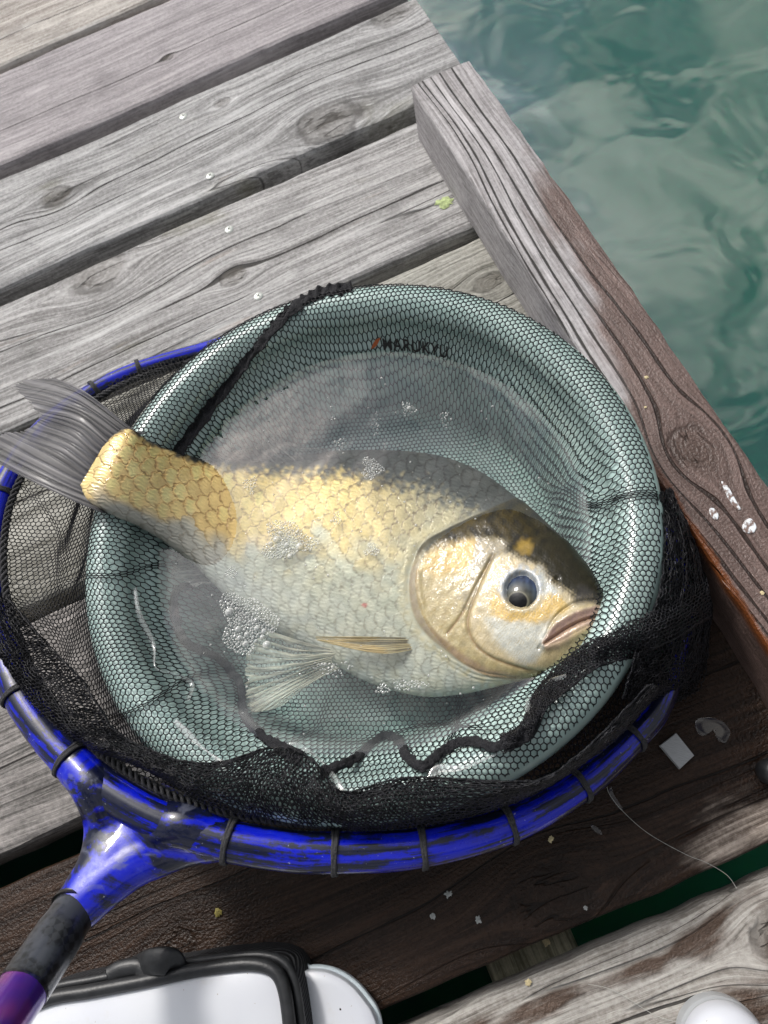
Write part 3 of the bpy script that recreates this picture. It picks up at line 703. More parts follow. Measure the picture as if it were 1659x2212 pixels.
rm = yoke.modifiers.new('weld', 'REMESH'); rm.mode = 'VOXEL'; rm.voxel_size = 0.0011; rm.use_smooth_shade = True
sm = yoke.modifiers.new('smooth', 'SMOOTH'); sm.factor = 0.5; sm.iterations = 16
# ferrule and handle
t = NT('carbon_ferrule'); o = t.obj()
ck_ = t.n('ShaderNodeTexChecker'); ck_.inputs['Scale'].default_value = 330; t.l(o, ck_.inputs['Vector'])
cw = t.mix(t.step(t.noise(o, 70, 4, 0.65), 0.45, 0.62), t.mix(ck_.outputs['Fac'], (0.008, 0.009, 0.012, 1), (0.028, 0.03, 0.036, 1)), (0.05, 0.055, 0.07, 1))
ferr_mat = t.done(t.bsdf(cw, 0.28, 0.2, 0.6, coat=0.8, coat_rough=0.12))
purple = NT('purple_lacquer'); po = purple.obj()
pm = purple.done(purple.bsdf(purple.mix(purple.step(purple.noise(po, 40, 2), 0.4, 0.6), (0.10, 0.03, 0.35, 1), (0.28, 0.05, 0.30, 1)), 0.25, 0.5, 0.6, coat=1.0))
h0, h1, h2 = sock_end, P(48, 2140, 0.118), P(-130, 2400, 0.165)
fl = catmull([h0 - (h1 - h0) * 0.1, h0, h0 + (h1 - h0) * 0.5, h1], 30)
rd = np.interp(np.linspace(0, 1, 30), [0, .12, .16, .5, .54, 1], [.0113, .0113, .0106, .0106, .0112, .0112])
v, f = tube(fl, rd, 28); o = mesh_obj('ferrule', v, f, ferr_mat, None); place(o, net)
v, f = tube(catmull([h1 - (h1 - h0) * 0.01, h1 + (h2 - h1) * 0.5, h2], 20), 0.0108, 28); o = mesh_obj('handle', v, f, pm, None); place(o, net)
v, f = tube([h0 - (h1 - h0) * 0.035, h0 + (h1 - h0) * 0.02], 0.0118, 28); o = mesh_obj('collar', v, f, plain('collar_black', (0.02, 0.018, 0.016), 0.35), None); place(o, net)

# ------------------------------------------------------------------ fish
D_ = np.array([(1313, 1330), (1303, 1300), (1285, 1262), (1258, 1222), (1222, 1178), (1185, 1140), (1140, 1098), (1090, 1055), (1030, 1015), (960, 988), (890, 976), (810, 972), (730, 974), (650, 984), (580, 991), (510, 995), (450, 994), (400, 982), (350, 966), (315, 948), (288, 929), (256, 932), (226, 962)], float)
V_ = np.array([(1312, 1348), (1297, 1375), (1262, 1408), (1215, 1434), (1165, 1455), (1110, 1473), (1050, 1488), (990, 1500), (925, 1505), (860, 1494), (795, 1473), (725, 1437), (655, 1395), (590, 1360), (535, 1325), (485, 1285), (425, 1225), (365, 1178), (305, 1140), (255, 1118), (214, 1098), (188, 1078), (174, 1048)], float)
ZC = np.array([.074, .0725, .070, .067, .063, .059, .055, .051, .047, .044, .0425, .042, .042, .043, .046, .051, .060, .071, .084, .094, .101, .1045, .106])
TH = np.array([.0035, .0080, .0115, .0145, .0172, .0190, .0202, .0208, .0212, .0214, .0214, .0210, .0202, .0192, .0180, .0166, .0150, .0136, .0124, .0112, .0098, .0066, .0014])
NS, NVt, NVb = 640, 230, 30
st = np.concatenate([np.linspace(0, 1.0, 60, endpoint=False) ** 1.0, np.linspace(1.0, 22, NS - 60)])
def interp_st(arr, s):
    n = len(arr); i = np.clip(np.floor(s).astype(int), 0, n - 2); f = s - i
    a = np.asarray(arr, float); q = np.concatenate([[2 * a[0] - a[1]], a, [2 * a[-1] - a[-2]]])
    if a.ndim > 1: f = f[:, None]
    A_, B_, C_, E_ = q[i], q[i + 1], q[i + 2], q[i + 3]
    return 0.5 * (2 * B_ + (C_ - A_) * f + (2 * A_ - 5 * B_ + 4 * C_ - E_) * f * f + (3 * B_ - A_ - 3 * C_ + E_) * f ** 3)
sD, sV_, sZ, sT = interp_st(D_, st), interp_st(V_, st), interp_st(ZC, st), np.maximum(interp_st(TH, st), 0.002)
# round the snout
snf = np.clip(st / 0.9, 0, 1); snf = np.sqrt(np.clip(1 - (1 - snf) ** 2, 0, 1))
ctr = (sD + sV_) / 2; ctr0 = np.array([1313.0, 1339.0])
ctr = np.where((st < 0.9)[:, None], ctr0 + (ctr - ctr0) * np.clip(st / 0.9, 0, 1)[:, None], ctr)
half = (sV_ - sD) / 2
sT = sT * np.where(st < 0.9, np.maximum(snf, 0.03), 1); half = half * np.where(st < 0.9, np.maximum(snf, 0.03), 1)[:, None]
vt = np.linspace(0, PI, NVt); vb = np.linspace(PI, 2 * PI, NVb + 2)[1:-1]; va = np.concatenate([vt, vb]); NV = len(va)
cosv, sinv = np.cos(va), np.sin(va)
q2 = ctr[:, None] - half[:, None] * cosv[None, :, None]                       # flank map in picture units
zz = sZ[:, None] + sT[:, None] * np.sign(sinv) * np.abs(sinv) ** 0.82
base = P(q2[..., 0], q2[..., 1], np.where(zz > sZ[:, None], sZ[:, None] + 0.85 * (zz - sZ[:, None]), sZ[:, None])); base[..., 2] = zz      # the fish has rolled a little, cheek towards the viewer
# lengthwise and crosswise flank coordinates
arc = np.concatenate([[0], np.cumsum(np.linalg.norm(np.diff(ctr, axis=0), axis=1))])
Aq = arc[:, None] * np.ones(NV); Bq = -cosv[None] * np.linalg.norm(half, axis=1)[:, None]
hn = -cosv[None] * np.ones((NS, 1))                                            # -1 back .. 1 belly
top = (np.arange(NV) < NVt)[None] * np.ones((NS, 1))

def poly_sd(q, poly):
    poly = np.asarray(poly, float); x, y = q[..., 0], q[..., 1]; d = np.full(x.shape, 1e18); ins = np.zeros(x.shape, bool)
    for (x0, y0), (x1, y1) in zip(poly, np.roll(poly, -1, 0)):
        ex, ey = x1 - x0, y1 - y0; h = np.clip(((x - x0) * ex + (y - y0) * ey) / (ex * ex + ey * ey + 1e-9), 0, 1)
        d = np.minimum(d, (x - x0 - h * ex) ** 2 + (y - y0 - h * ey) ** 2)
        cnd = ((y0 > y) != (y1 > y)) & (x < (x1 - x0) * (y - y0) / (y1 - y0 + 1e-12) + x0); ins ^= cnd
    return np.sqrt(d) * np.where(ins, -1, 1)
def line_d(q, pts, n=60):
    pp = catmull(pts, n); x, y = q[..., 0], q[..., 1]; d = np.full(x.shape, 1e18)
    for (x0, y0), (x1, y1) in zip(pp[:-1], pp[1:]):
        ex, ey = x1 - x0, y1 - y0; h = np.clip(((x - x0) * ex + (y - y0) * ey) / (ex * ex + ey * ey + 1e-9), 0, 1)
        d = np.minimum(d, (x - x0 - h * ex) ** 2 + (y - y0 - h * ey) ** 2)
    return np.sqrt(d)
gill = [(1040, 1112), (1010, 1124), (964, 1147), (914, 1178), (893, 1220), (884, 1270), (895, 1331), (923, 1374), (964, 1408), (1004, 1437), (1050, 1462)]
headpoly = np.vstack([catmull(gill, 60), [(1150, 1480), (1400, 1480), (1400, 1050), (1150, 1060)]])
preop = [(1066, 1205), (1040, 1262), (1018, 1319), (1013, 1356), (1026, 1391), (1054, 1416), (1098, 1435), (1157, 1447), (1200, 1446)]
cheekpoly = np.vstack([catmull(preop, 50), [(1400, 1450), (1400, 1200), (1180, 1160)]])
jn = SineNoise(31, 0.012, dim=2); jf = SineNoise(32, 0.05, dim=2); jh = SineNoise(33, 0.13, dim=2)
qj = q2 + 5 * np.stack([jn(q2), jn(q2 + 77)], -1) + 2.0 * np.stack([jf(q2), jf(q2 + 31)], -1)
sd_head = poly_sd(q2, headpoly); sd_cheek = poly_sd(q2, cheekpoly)
head = sstep(2.5, -2.5, sd_head); cheek = sstep(5, -6, sd_cheek)
# scales: overlapping rounded plates, free edge towards the tail
xA = np.interp(arc, [0, 350, 480, 800, 950, 1200], [19, 19, 20.5, 22.5, 29, 30]); up_ = np.concatenate([[0], np.cumsum(np.diff(arc) / ((xA[1:] + xA[:-1]) / 2))])
U = up_[:, None] * np.ones(NV) + 0.10 * jf(q2) + 0.045 * hn ** 2 * 6; RW = 38.0
Wv = Bq / RW + 0.05 * jf(q2 + 9) + 50
best_u = np.full(U.shape, 1e9); hgt = np.zeros(U.shape); edge = np.zeros(U.shape); sid = np.zeros(U.shape); rdx = np.zeros(U.shape); rdy = np.zeros(U.shape)
i0 = np.floor(U).astype(int)
for di in range(-3, 2):
    ii = i0 + di; ofs = 0.5 * (ii % 2)
    jj0 = np.round(Wv - ofs)
    for dj in (-1, 0, 1):
        cj = jj0 + dj + ofs; dx = (U - ii) / 1.85; dy = (Wv - cj) / 0.585
        rr = np.abs(dx) ** 2.4 + np.abs(dy) ** 3.0
        inside = (rr < 1) & (ii < best_u) & (dx > -0.75)
        hgt = np.where(inside, dx, hgt); edge = np.where(inside, np.sqrt(rr), edge); sid = np.where(inside, ii * 57.31 + cj * 13.77, sid)
        rdx = np.where(inside, dx, rdx); rdy = np.where(inside, dy, rdy); best_u = np.where(inside, ii, best_u)
rnd = np.modf(np.abs(np.sin(sid) * 4375.85))[0]
scm = (1 - head) * top * sstep(1, 9, st)[:, None] * sstep(0, 12, sd_head)
depth = np.interp(arc, [0, 400, 850, 1000, 1200], [0.00040, 0.00040, 0.00050, 0.0008, 0.0008])[:, None] * np.interp(hn, [-1, -0.7, 0.0, 0.35, 1], [0.7, 1, 1, 0.45, 0.3])
disp = scm * depth * (np.clip(hgt, -0.3, 1) * 0.9 - 0.55 * sstep(0.88, 1.0, edge))
disp += scm * 0.00012 * np.sin(np.arctan2(rdy, rdx + 1.2) * 34) * sstep(0.2, 0.8, edge)
# head relief
disp += 0.0014 * sstep(14, -26, sd_head) * top
disp += 0.0010 * sstep(8, -12, sd_cheek) * top
disp -= 0.0007 * np.clip(0.7 + 0.5 * jn(q2), 0, 1) * np.exp(-(line_d(q2, gill) / 7.0) ** 2) * top * sstep(-6, 6, sd_head + 6)
disp -= 0.0009 * np.exp(-(line_d(q2, preop) / 4.0) ** 2) * top
disp -= 0.0006 * np.exp(-(line_d(q2, [(968, 1372), (1000, 1330), (1030, 1270), (1060, 1215)]) / 2.2) ** 2) * top      # crease of the gill cover
disp += 0.0005 * np.exp(-(line_d(q2, [(905, 1240), (912, 1300), (935, 1355), (975, 1398)]) / 6) ** 2) * top
for k, yo in enumerate((0, 13, 24)):
    disp -= 0.00045 * np.exp(-(line_d(q2, [(940, 1398 + yo * .6), (985, 1428 + yo * .8), (1040, 1452 + yo * .8), (1110, 1462 + yo * .4)]) / 2.4) ** 2) * top
up_lip = [(1174, 1390), (1188, 1368), (1206, 1350), (1245, 1328), (1284, 1318), (1306, 1323)]
mouth = [(1178, 1391), (1200, 1377), (1220, 1363), (1255, 1345), (1290, 1335), (1312, 1334)]
lo_lip = [(1182, 1394), (1212, 1384), (1240, 1369), (1270, 1354), (1300, 1346), (1313, 1343)]
dm, du, dl = line_d(q2, mouth), line_d(q2, up_lip), line_d(q2, lo_lip)
disp -= 0.0022 * np.exp(-(dm / 3.2) ** 2) * top
disp += 0.0011 * np.exp(-(du / 8) ** 2) * top + 0.0015 * np.exp(-((dl - 3) / 10) ** 2) * top
disp -= 0.0008 * np.exp(-(line_d(q2, [(1165, 1402), (1180, 1375), (1200, 1338), (1240, 1308), (1285, 1300)]) / 3) ** 2) * top
eyec = np.array([1127.0, 1281.0]); ed = np.hypot((q2[..., 0] - eyec[0]) / 37, (q2[..., 1] - eyec[1]) / 40)
disp -= 0.0030 * sstep(1.04, 0.84, ed + 0.025 * jf(q2)) * top
disp += 0.0003 * np.exp(-((ed - 1.15) / 0.2) ** 2) * top
nd = np.hypot(q2[..., 0] - 1203, q2[..., 1] - 1258); disp -= 0.0006 * np.exp(-(nd / 5) ** 2) * top; disp += 0.0002 * np.exp(-((nd - 11) / 5) ** 2) * top
disp += (0.00007 * jf(q2 * 0.7) + 0.00003 * jh(q2)) * head * top
du_ = np.gradient(base, axis=0); dv_ = np.gradient(base, axis=1); nrm = np.cross(dv_, du_); nrm /= np.linalg.norm(nrm, axis=-1)[..., None] + 1e-12
if nrm[NS // 2, NVt // 2, 2] < 0: nrm = -nrm
nrm[:8] = nrm[8]
fishV = base + nrm * disp[..., None]
# fine fan of striae on the gill cover
va_ = np.arctan2(q2[..., 1] - 1180, q2[..., 0] - 1060); opm = head * (1 - cheek) * top
disp += 0.00010 * opm * np.sin(va_ * 42 + 1.5 * jf(q2))
# natural colours
def lerp(a, b, f): return a + (b - a) * f[..., None]
c3 = lambda *v: np.array(v, float) * np.ones(q2.shape[:2] + (3,))
gx = q2[..., 0]
gold, silver, belly, back = lerp(c3(.62, .44, .165), c3(.76, .55, .23), sstep(520, 380, gx)), c3(.36, .35, .285), c3(.44, .435, .40), c3(.060, .060, .054)  # gold lightened towards the tail, standing in for its reflected sheen
backw = np.interp(gx, [250, 420, 560, 700, 1000, 1150], [-0.95, -0.92, -0.80, -0.75, -0.62, -0.66])
goldend = np.interp(gx, [200, 300, 400, 600, 800, 1000], [0.85, 0.62, 0.36, 0.05, -0.05, -0.25])
belly = lerp(belly, c3(.33, .32, .275), sstep(520, 380, gx))
C = lerp(belly, silver, sstep(0.75, 0.25, hn + 0.1 * jn(q2)))
C = lerp(C, gold, sstep(0.26, -0.22, hn - goldend + 0.12 * jn(q2 + 5) + 0.28 * (rnd - .5)))
C = lerp(C, c3(.235, .21, .15), 0.8 * sstep(700, 960, gx) * sstep(0.25, -0.3, hn + 0.45 * (rnd - .5)))
mt = np.clip(0.5 + 0.9 * jn(q2 * 1.7 + 40) + 0.5 * jf(q2 * 0.5), 0, 1)
C = lerp(C, c3(.25, .225, .135), 0.35 * mt * sstep(-0.15, 0.2, hn) * sstep(1.0, 0.6, hn) * sstep(480, 650, gx))
C = lerp(C, c3(.50, .44, .30), 0.4 * (1 - mt) * sstep(-0.1, 0.2, hn) * sstep(500, 650, gx))
C = lerp(C, back, sstep(0.13, -0.10, hn - backw + 0.06 * jf(q2) + 0.05 * (rnd - .5)))
scol = (1 + (0.36 * rnd - 0.18) * np.interp(hn, [-1, .1, .5], [1, 1, .3]))[..., None] * np.ones(3)
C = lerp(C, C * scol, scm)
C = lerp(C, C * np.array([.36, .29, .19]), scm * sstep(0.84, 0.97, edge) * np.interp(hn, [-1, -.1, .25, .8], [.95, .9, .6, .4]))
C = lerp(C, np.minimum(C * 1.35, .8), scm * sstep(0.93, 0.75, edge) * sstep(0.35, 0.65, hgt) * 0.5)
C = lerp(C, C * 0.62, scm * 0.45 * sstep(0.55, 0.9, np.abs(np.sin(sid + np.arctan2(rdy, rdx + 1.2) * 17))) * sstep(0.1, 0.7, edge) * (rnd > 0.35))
# shoulder girdle behind the gill cover
C = lerp(C, c3(.44, .36, .21), np.clip(0.5 + 0.35 * jf(q2) + 0.2 * jn(q2), 0, .85) * sstep(40, 8, np.abs(sd_head - 12) * 2) * (1 - head) * sstep(1130, 1170, q2[..., 1] + 0.2 * (1100 - gx)))
# head
Hc = c3(.50, .44, .27)
Hc = lerp(Hc, c3(.56, .43, .18), sstep(60, 10, np.hypot((gx - 1000) / 1.3, q2[..., 1] - 1200)))
Hc = lerp(Hc, c3(.66, .48, .17), 0.9 * sstep(14, -8, poly_sd(qj, [(930, 1205), (965, 1190), (1020, 1172), (1034, 1175), (1028, 1200), (1018, 1232), (985, 1240), (945, 1250), (915, 1235)])))
Hc = lerp(Hc, c3(.58, .51, .36), cheek)
Hc = lerp(Hc, c3(.34, .325, .29), 0.85 * sstep(5, -3, poly_sd(qj, [(1034, 1168), (1095, 1178), (1108, 1204), (1066, 1212), (1040, 1232), (1018, 1234), (1026, 1200)])))
Hc = lerp(Hc, c3(.66, .57, .40), 0.7 * np.exp(-((sd_cheek + 10) / 8) ** 2) * sstep(1290, 1330, q2[..., 1]))
Hc = lerp(Hc, c3(.62, .66, .68), sstep(20, -10, poly_sd(qj, [(1060, 1350), (1090, 1352), (1130, 1360), (1180, 1352), (1185, 1372), (1170, 1400), (1165, 1432), (1120, 1420), (1080, 1395)])))
Hc = lerp(Hc, c3(.50, .34, .09), 0.9 * sstep(8, -6, poly_sd(qj, [(1065, 1290), (1082, 1300), (1100, 1330), (1140, 1335), (1185, 1315), (1200, 1290), (1225, 1310), (1212, 1332), (1165, 1345), (1110, 1352), (1070, 1335)])) * (0.65 + 0.35 * jh(q2)))
Hc = lerp(Hc, c3(.58, .44, .18), sstep(8, -4, poly_sd(qj, [(1193, 1312), (1212, 1302), (1232, 1310), (1222, 1328), (1200, 1328)])))
Hc = lerp(Hc, c3(.50, .56, .62), sstep(12, -6, poly_sd(qj, [(1160, 1235), (1185, 1262), (1205, 1285), (1200, 1300), (1180, 1290), (1170, 1260)])))
darkpoly = [(880, 1200), (915, 1196), (961, 1182), (1029, 1168), (1072, 1168), (1090, 1178), (1100, 1205), (1140, 1222), (1165, 1232), (1198, 1268), (1242, 1290), (1275, 1300), (1340, 1312), (1400, 1200), (1200, 1000), (950, 1080)]
dk = 0.985 * sstep(13, -10, poly_sd(qj + 3 * np.stack([jh(q2), jh(q2 + 20)], -1), darkpoly)); mott = np.clip(0.5 + 0.5 * jf(q2 * 0.6) + 0.2 * jh(q2), 0, 1)
Hc = lerp(Hc, lerp(c3(.018, .018, .012), c3(.085, .066, .022), mott * sstep(1240, 1020, gx)), dk)
Hc = lerp(Hc, c3(.40, .43, .46), 0.75 * sstep(1.45, 1.0, ed + 0.1 * jf(q2)) * sstep(1300, 1280, q2[..., 1]))
Hc = lerp(Hc, c3(.40, .28, .07), 0.8 * sstep(8, -7, poly_sd(qj, [(1118, 1178), (1126, 1166), (1145, 1170), (1155, 1182), (1150, 1200), (1132, 1206), (1116, 1198)])))
Hc = lerp(Hc, c3(.055, .055, .06), 0.9 * sstep(14, -6, poly_sd(qj, [(1255, 1275), (1295, 1300), (1315, 1330), (1300, 1318), (1270, 1310), (1245, 1300)])))
Hc = lerp(Hc, c3(.42, .285, .275), sstep(7, -4, poly_sd(q2, [tuple(p) for p in up_lip] + [tuple(p) for p in lo_lip[::-1]])))
Hc = lerp(Hc, c3(.24, .13, .13), 0.7 * np.exp(-(dm / 3.5) ** 2))
Hc = lerp(Hc, c3(.58, .44, .36), 0.8 * np.exp(-((dl - 7) / 9) ** 2) * (poly_sd(q2, [tuple(p) for p in mouth] + [(1330, 1450), (1180, 1450)]) < 0))
Hc = lerp(Hc, c3(.66, .56, .36), sstep(14, -6, poly_sd(qj, [(1190, 1405), (1230, 1385), (1270, 1362), (1302, 1352), (1290, 1378), (1240, 1410), (1180, 1435), (1150, 1440)])) * 0.85)
Hc = lerp(Hc, Hc * np.array([.55, .42, .34]), 0.8 * np.exp(-(line_d(q2, preop) / 3.2) ** 2) * sstep(1200, 1120, gx))
Hc = lerp(Hc, Hc * np.array([.60, .40, .32]), 0.8 * np.exp(-(line_d(q2, [(968, 1372), (1000, 1330), (1030, 1270), (1060, 1215)]) / 1.8) ** 2))
Hc = lerp(Hc, c3(.42, .30, .26), 0.7 * sstep(16, 3, np.abs(sd_head + 8)) * sstep(1180, 1230, q2[..., 1]) * (1 - cheek))
Hc = Hc * np.array([.74, .70, .60])
Hc = lerp(Hc, c3(.36, .40, .44), 0.8 * sstep(1.38, 1.05, ed + 0.12 * jf(q2)) * sstep(1315, 1285, q2[..., 1]))
Hc = lerp(Hc, c3(.50, .325, .07), np.clip(0.85 + 0.5 * jh(q2), 0, 1) * sstep(7, -5, poly_sd(qj, [(1066, 1288), (1082, 1296), (1092, 1318), (1112, 1332), (1140, 1330), (1166, 1312), (1188, 1296), (1204, 1290), (1222, 1304), (1210, 1322), (1178, 1334), (1150, 1346), (1112, 1350), (1076, 1338), (1062, 1312)])))
Hc = lerp(Hc, Hc * np.array([.80, .74, .62]), 0.55 * opm * np.clip(0.5 + 0.5 * np.sin(va_ * 42 + 1.5 * jf(q2)) + 0.5 * jh(q2 * 1.3), 0, 1))
Hc = lerp(Hc, c3(.20, .17, .10), 0.75 * opm * sstep(26, 4, line_d(q2, [(1010, 1300), (1035, 1255), (1055, 1215), (1065, 1185)]) + 8 * jf(q2)))
Hc = lerp(Hc, c3(.30, .22, .08), 0.5 * sstep(0.35, 0.9, jh(q2 * 2.1) + 0.4 * jf(q2)) * (1 - dk) * head)
Hc *= (1 + 0.10 * jf(q2)[..., None] + 0.05 * jh(q2)[..., None])
C = lerp(C, Hc, head)
C = lerp(C, c3(.40, .05, .04), 0.8 * sstep(9, 3, np.hypot(q2[..., 0] - 790, (q2[..., 1] - 1310) * 1.2) + 2 * jf(q2 * 3)))
C = np.clip(C * (1 + 0.06 * jf(q2 * .5)[..., None]), 0.01, 0.85)
metal = np.clip(scm * np.interp(hn, [-1, -.7, 0, .6], [.05, .22, .18, .05]), 0, 1) + 0.08 * head * (1 - dk)
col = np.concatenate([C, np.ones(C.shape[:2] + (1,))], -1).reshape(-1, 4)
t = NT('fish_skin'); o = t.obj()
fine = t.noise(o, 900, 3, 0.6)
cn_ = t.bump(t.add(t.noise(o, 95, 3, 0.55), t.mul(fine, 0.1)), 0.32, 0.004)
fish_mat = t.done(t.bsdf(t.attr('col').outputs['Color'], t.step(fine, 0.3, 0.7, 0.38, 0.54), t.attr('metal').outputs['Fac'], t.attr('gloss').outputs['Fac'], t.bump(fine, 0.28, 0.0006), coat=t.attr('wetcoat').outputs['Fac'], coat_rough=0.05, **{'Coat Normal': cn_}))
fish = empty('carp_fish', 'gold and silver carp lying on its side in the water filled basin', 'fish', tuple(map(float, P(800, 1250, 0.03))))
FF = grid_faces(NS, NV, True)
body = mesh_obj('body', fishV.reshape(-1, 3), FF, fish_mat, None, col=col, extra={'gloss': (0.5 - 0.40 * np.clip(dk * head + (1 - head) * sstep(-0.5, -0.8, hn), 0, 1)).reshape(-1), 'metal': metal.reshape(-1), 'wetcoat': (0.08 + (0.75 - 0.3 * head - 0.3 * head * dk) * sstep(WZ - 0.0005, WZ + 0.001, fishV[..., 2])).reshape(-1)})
place(body, fish)
def flank_z(px, py):
    d = ((q2[:, :NVt, 0] - px) ** 2 + (q2[:, :NVt, 1] - py) ** 2); i = np.unravel_index(d.argmin(), d.shape); return fishV[i[0], i[1], 2]
# eye
ei = np.unravel_index(((q2[:, :NVt] - [1127.0, 1281.0]) ** 2).sum(-1).argmin(), (NS, NVt))
en = nrm[ei]; er = 0.0125; ec = base[ei] - en * 0.0043
off_ = P(1117, 1304, base[ei][2]) - base[ei]; off_ -= en * (off_ @ en); off_ /= np.linalg.norm(off_)
axis = en * math.cos(math.radians(27)) + off_ * math.sin(math.radians(27))
nu_, nv_ = 60, 48
thv = np.linspace(0, PI, nu_); phv = np.arange(nv_) * 2 * PI / nv_
a_ = np.cross(axis, [1, 0, 0]); a_ /= np.linalg.norm(a_); b_ = np.cross(axis, a_)
EV = er * (np.cos(thv)[:, None, None] * axis + np.sin(thv)[:, None, None] * (np.cos(phv)[None, :, None] * a_ + np.sin(phv)[None, :, None] * b_))
hgt_e = EV @ en; EV = ec + EV - en * (hgt_e * 0.58)[..., None]
ang = np.degrees(thv)[:, None] * np.ones(nv_)
ecol = np.zeros((nu_, nv_, 3)) + np.array([.075, .072, .050])
ecol = lerp(ecol, np.zeros_like(ecol) + [.040, .044, .040], sstep(24, 34, ang))
ecol = lerp(ecol, np.zeros_like(ecol) + [.040, .052, .065], sstep(34, 44, ang))
ecol = lerp(ecol, np.zeros_like(ecol) + [.030, .044, .085], sstep(44, 58, ang))  # bluish outer eye: sky reflection on the cornea, put into the colour
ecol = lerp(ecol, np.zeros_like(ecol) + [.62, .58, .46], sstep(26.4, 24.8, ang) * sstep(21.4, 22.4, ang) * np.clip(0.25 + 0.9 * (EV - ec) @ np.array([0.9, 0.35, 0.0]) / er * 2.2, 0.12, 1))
ecol = lerp(ecol, np.zeros_like(ecol) + [.003, .003, .004], sstep(22.6, 21.8, ang))
ecol *= np.clip(1 + 0.35 * SineNoise(61, 260, dim=3)(EV)[..., None] * (ang[..., None] > 28), 0.3, 2)
t = NT('fish_eye')
eye_mat = t.done(t.bsdf(t.attr('col').outputs['Color'], 0.3, 0, 0.12, t.bump(t.noise(t.obj(), 260, 2), 0.10, 0.001), coat=0.22, coat_rough=0.03))
eye = mesh_obj('eye', EV.reshape(-1, 3), grid_faces(nu_, nv_, True), eye_mat, None, col=np.concatenate([ecol, np.ones((nu_, nv_, 1))], -1).reshape(-1, 4)); place(eye, fish)
# clear swollen skin round the eye
# fins
def fin_material(name):
    t = NT(name); a = t.attr('col'); al = t.attr('alpha').outputs['Fac']
    tr = t.n('ShaderNodeBsdfTransparent'); sh = t.bsdf(a.outputs['Color'], 0.5, 0.0, 0.35, coat=0.12, coat_rough=0.15)
    tl = t.n('ShaderNodeBsdfTranslucent'); t.l(a.outputs['Color'], tl.inputs['Color'])
    return t.done(t.mixsh(al, tr.outputs[0], t.mixsh(0.25, sh, tl.outputs[0])))
fin_mat = fin_material('fin_membrane')
def fin(name, rows, zrows, rays, colA, colB, alpha, amp=0.0004, nt_=200, ns=70, ragged=3.0, seed=1, mem=0.55, tipA=0.8):
    """sheet through several rows of points from the base to the free edge, ribbed by its rays"""
    K = len(rows); R3 = []
    for row, z in zip(rows, zrows):
        r = np.array(row, float); R3.append(catmull(P(r[:, 0], r[:, 1], z), nt_))
    R3 = np.stack(R3)                                         # K, nt, 3
    sv = np.linspace(0, 1, ns); G = np.zeros((ns, nt_, 3))
    for j in range(nt_): G[:, j] = catmull(R3[:, j], ns)
    tt = np.linspace(0, 1, nt_); nz_ = SineNoise(seed, 9, dim=1)
    wav = tt[None] * rays * 2 * PI + 1.6 * nz_(tt[:, None])[None] + 0.5 * np.sin(sv * 7)[:, None] + 0.9 * SineNoise(seed + 21, 3.0, dim=2)(np.stack(np.broadcast_arrays(tt[None] * 2.0, sv[:, None]), -1))
    split = np.sin(wav) * (1 - sv[:, None] ** 2 * 0.6) + np.sin(2 * wav + 1) * sv[:, None] ** 2 * 0.6 + 0.4 * np.sin(4 * wav) * sv[:, None] ** 3
    gu, gv = np.gradient(G, axis=0), np.gradient(G, axis=1); n = np.cross(gu, gv); n /= np.linalg.norm(n, axis=-1)[..., None] + 1e-12
    n = np.where(n[..., 2:3] < 0, -n, n)
    big = SineNoise(seed + 3, 2.2, dim=2)(np.stack(np.broadcast_arrays(tt[None] * 1.0, sv[:, None] * 0.4), -1))
    G = G + n * (amp * split * (0.3 + 0.7 * np.sin(np.clip(sv, 0, 1) * PI * 0.8 + 0.3))[:, None] + amp * 4 * big * sv[:, None])[..., None]
    # ragged free edge
    rag = SineNoise(seed + 8, 22, dim=1)(tt[:, None])
    G[-6:] -= (G[-6:] - G[-7:-6]) * np.clip(np.abs(rag)[None, :, None] * 0.35, 0, 0.8)
    f = np.clip(0.5 + 0.5 * split, 0, 1)
    cc_ = np.array(colA) + (np.array(colB) - np.array(colA)) * f[..., None]
    strk = SineNoise(seed + 12, 14, dim=2)(np.stack(np.broadcast_arrays(tt[None] * 2.4, sv[:, None] * 0.12), -1))
    cc_ = cc_ * (1 + 0.25 * big[..., None]) * np.clip(1 + 0.45 * strk[..., None], 0.35, 1.7) * (1 + 0.5 * sv[:, None, None] ** 2)
    al = alpha * (mem + (1 - mem) * f) * (1 - (1 - tipA) * sv[:, None] ** 2)
    al = np.clip(al, 0.02, 1)
    o = mesh_obj(name, G.reshape(-1, 3), grid_faces(ns, nt_), fin_mat, None, col=np.concatenate([np.clip(cc_, 0, 1), np.ones(cc_.shape[:2] + (1,))], -1).reshape(-1, 4), extra={'alpha': al.reshape(-1)})
    place(o, fish); return o
tO = [(112, 811), (60, 817), (28, 832), (53, 862), (75, 887), (82, 901), (72, 917), (40, 929), (0, 933), (-38, 942), (-46, 968), (-22, 992)]
tM = [(185, 846), (168, 850), (160, 866), (166, 890), (168, 910), (162, 928), (150, 947), (133, 965), (112, 987), (92, 1010), (82, 1034), (92, 1051)]
tB = [(292, 930), (276, 926), (258, 932), (244, 945), (234, 960), (224, 977), (214, 997), (204, 1016), (195, 1036), (190, 1058), (193, 1082), (207, 1103)]
fin('tail_fin', [[(p[0] + 26, p[1] + 6) for p in tB], tB, tM, tO], [0.098, 0.1045, 0.108, 0.102], 19, (.045, .045, .054), (.150, .144, .146), 0.98, amp=0.00030, seed=3, mem=0.92, tipA=0.86)
dB = [(735, 990), (690, 993), (640, 998), (580, 1004), (520, 1008), (460, 1006)]
dM = [(720, 976), (668, 972), (612, 972), (560, 978), (505, 988), (450, 993)]
dO = [(690, 972), (640, 962), (592, 946), (545, 962), (490, 976), (436, 984)]
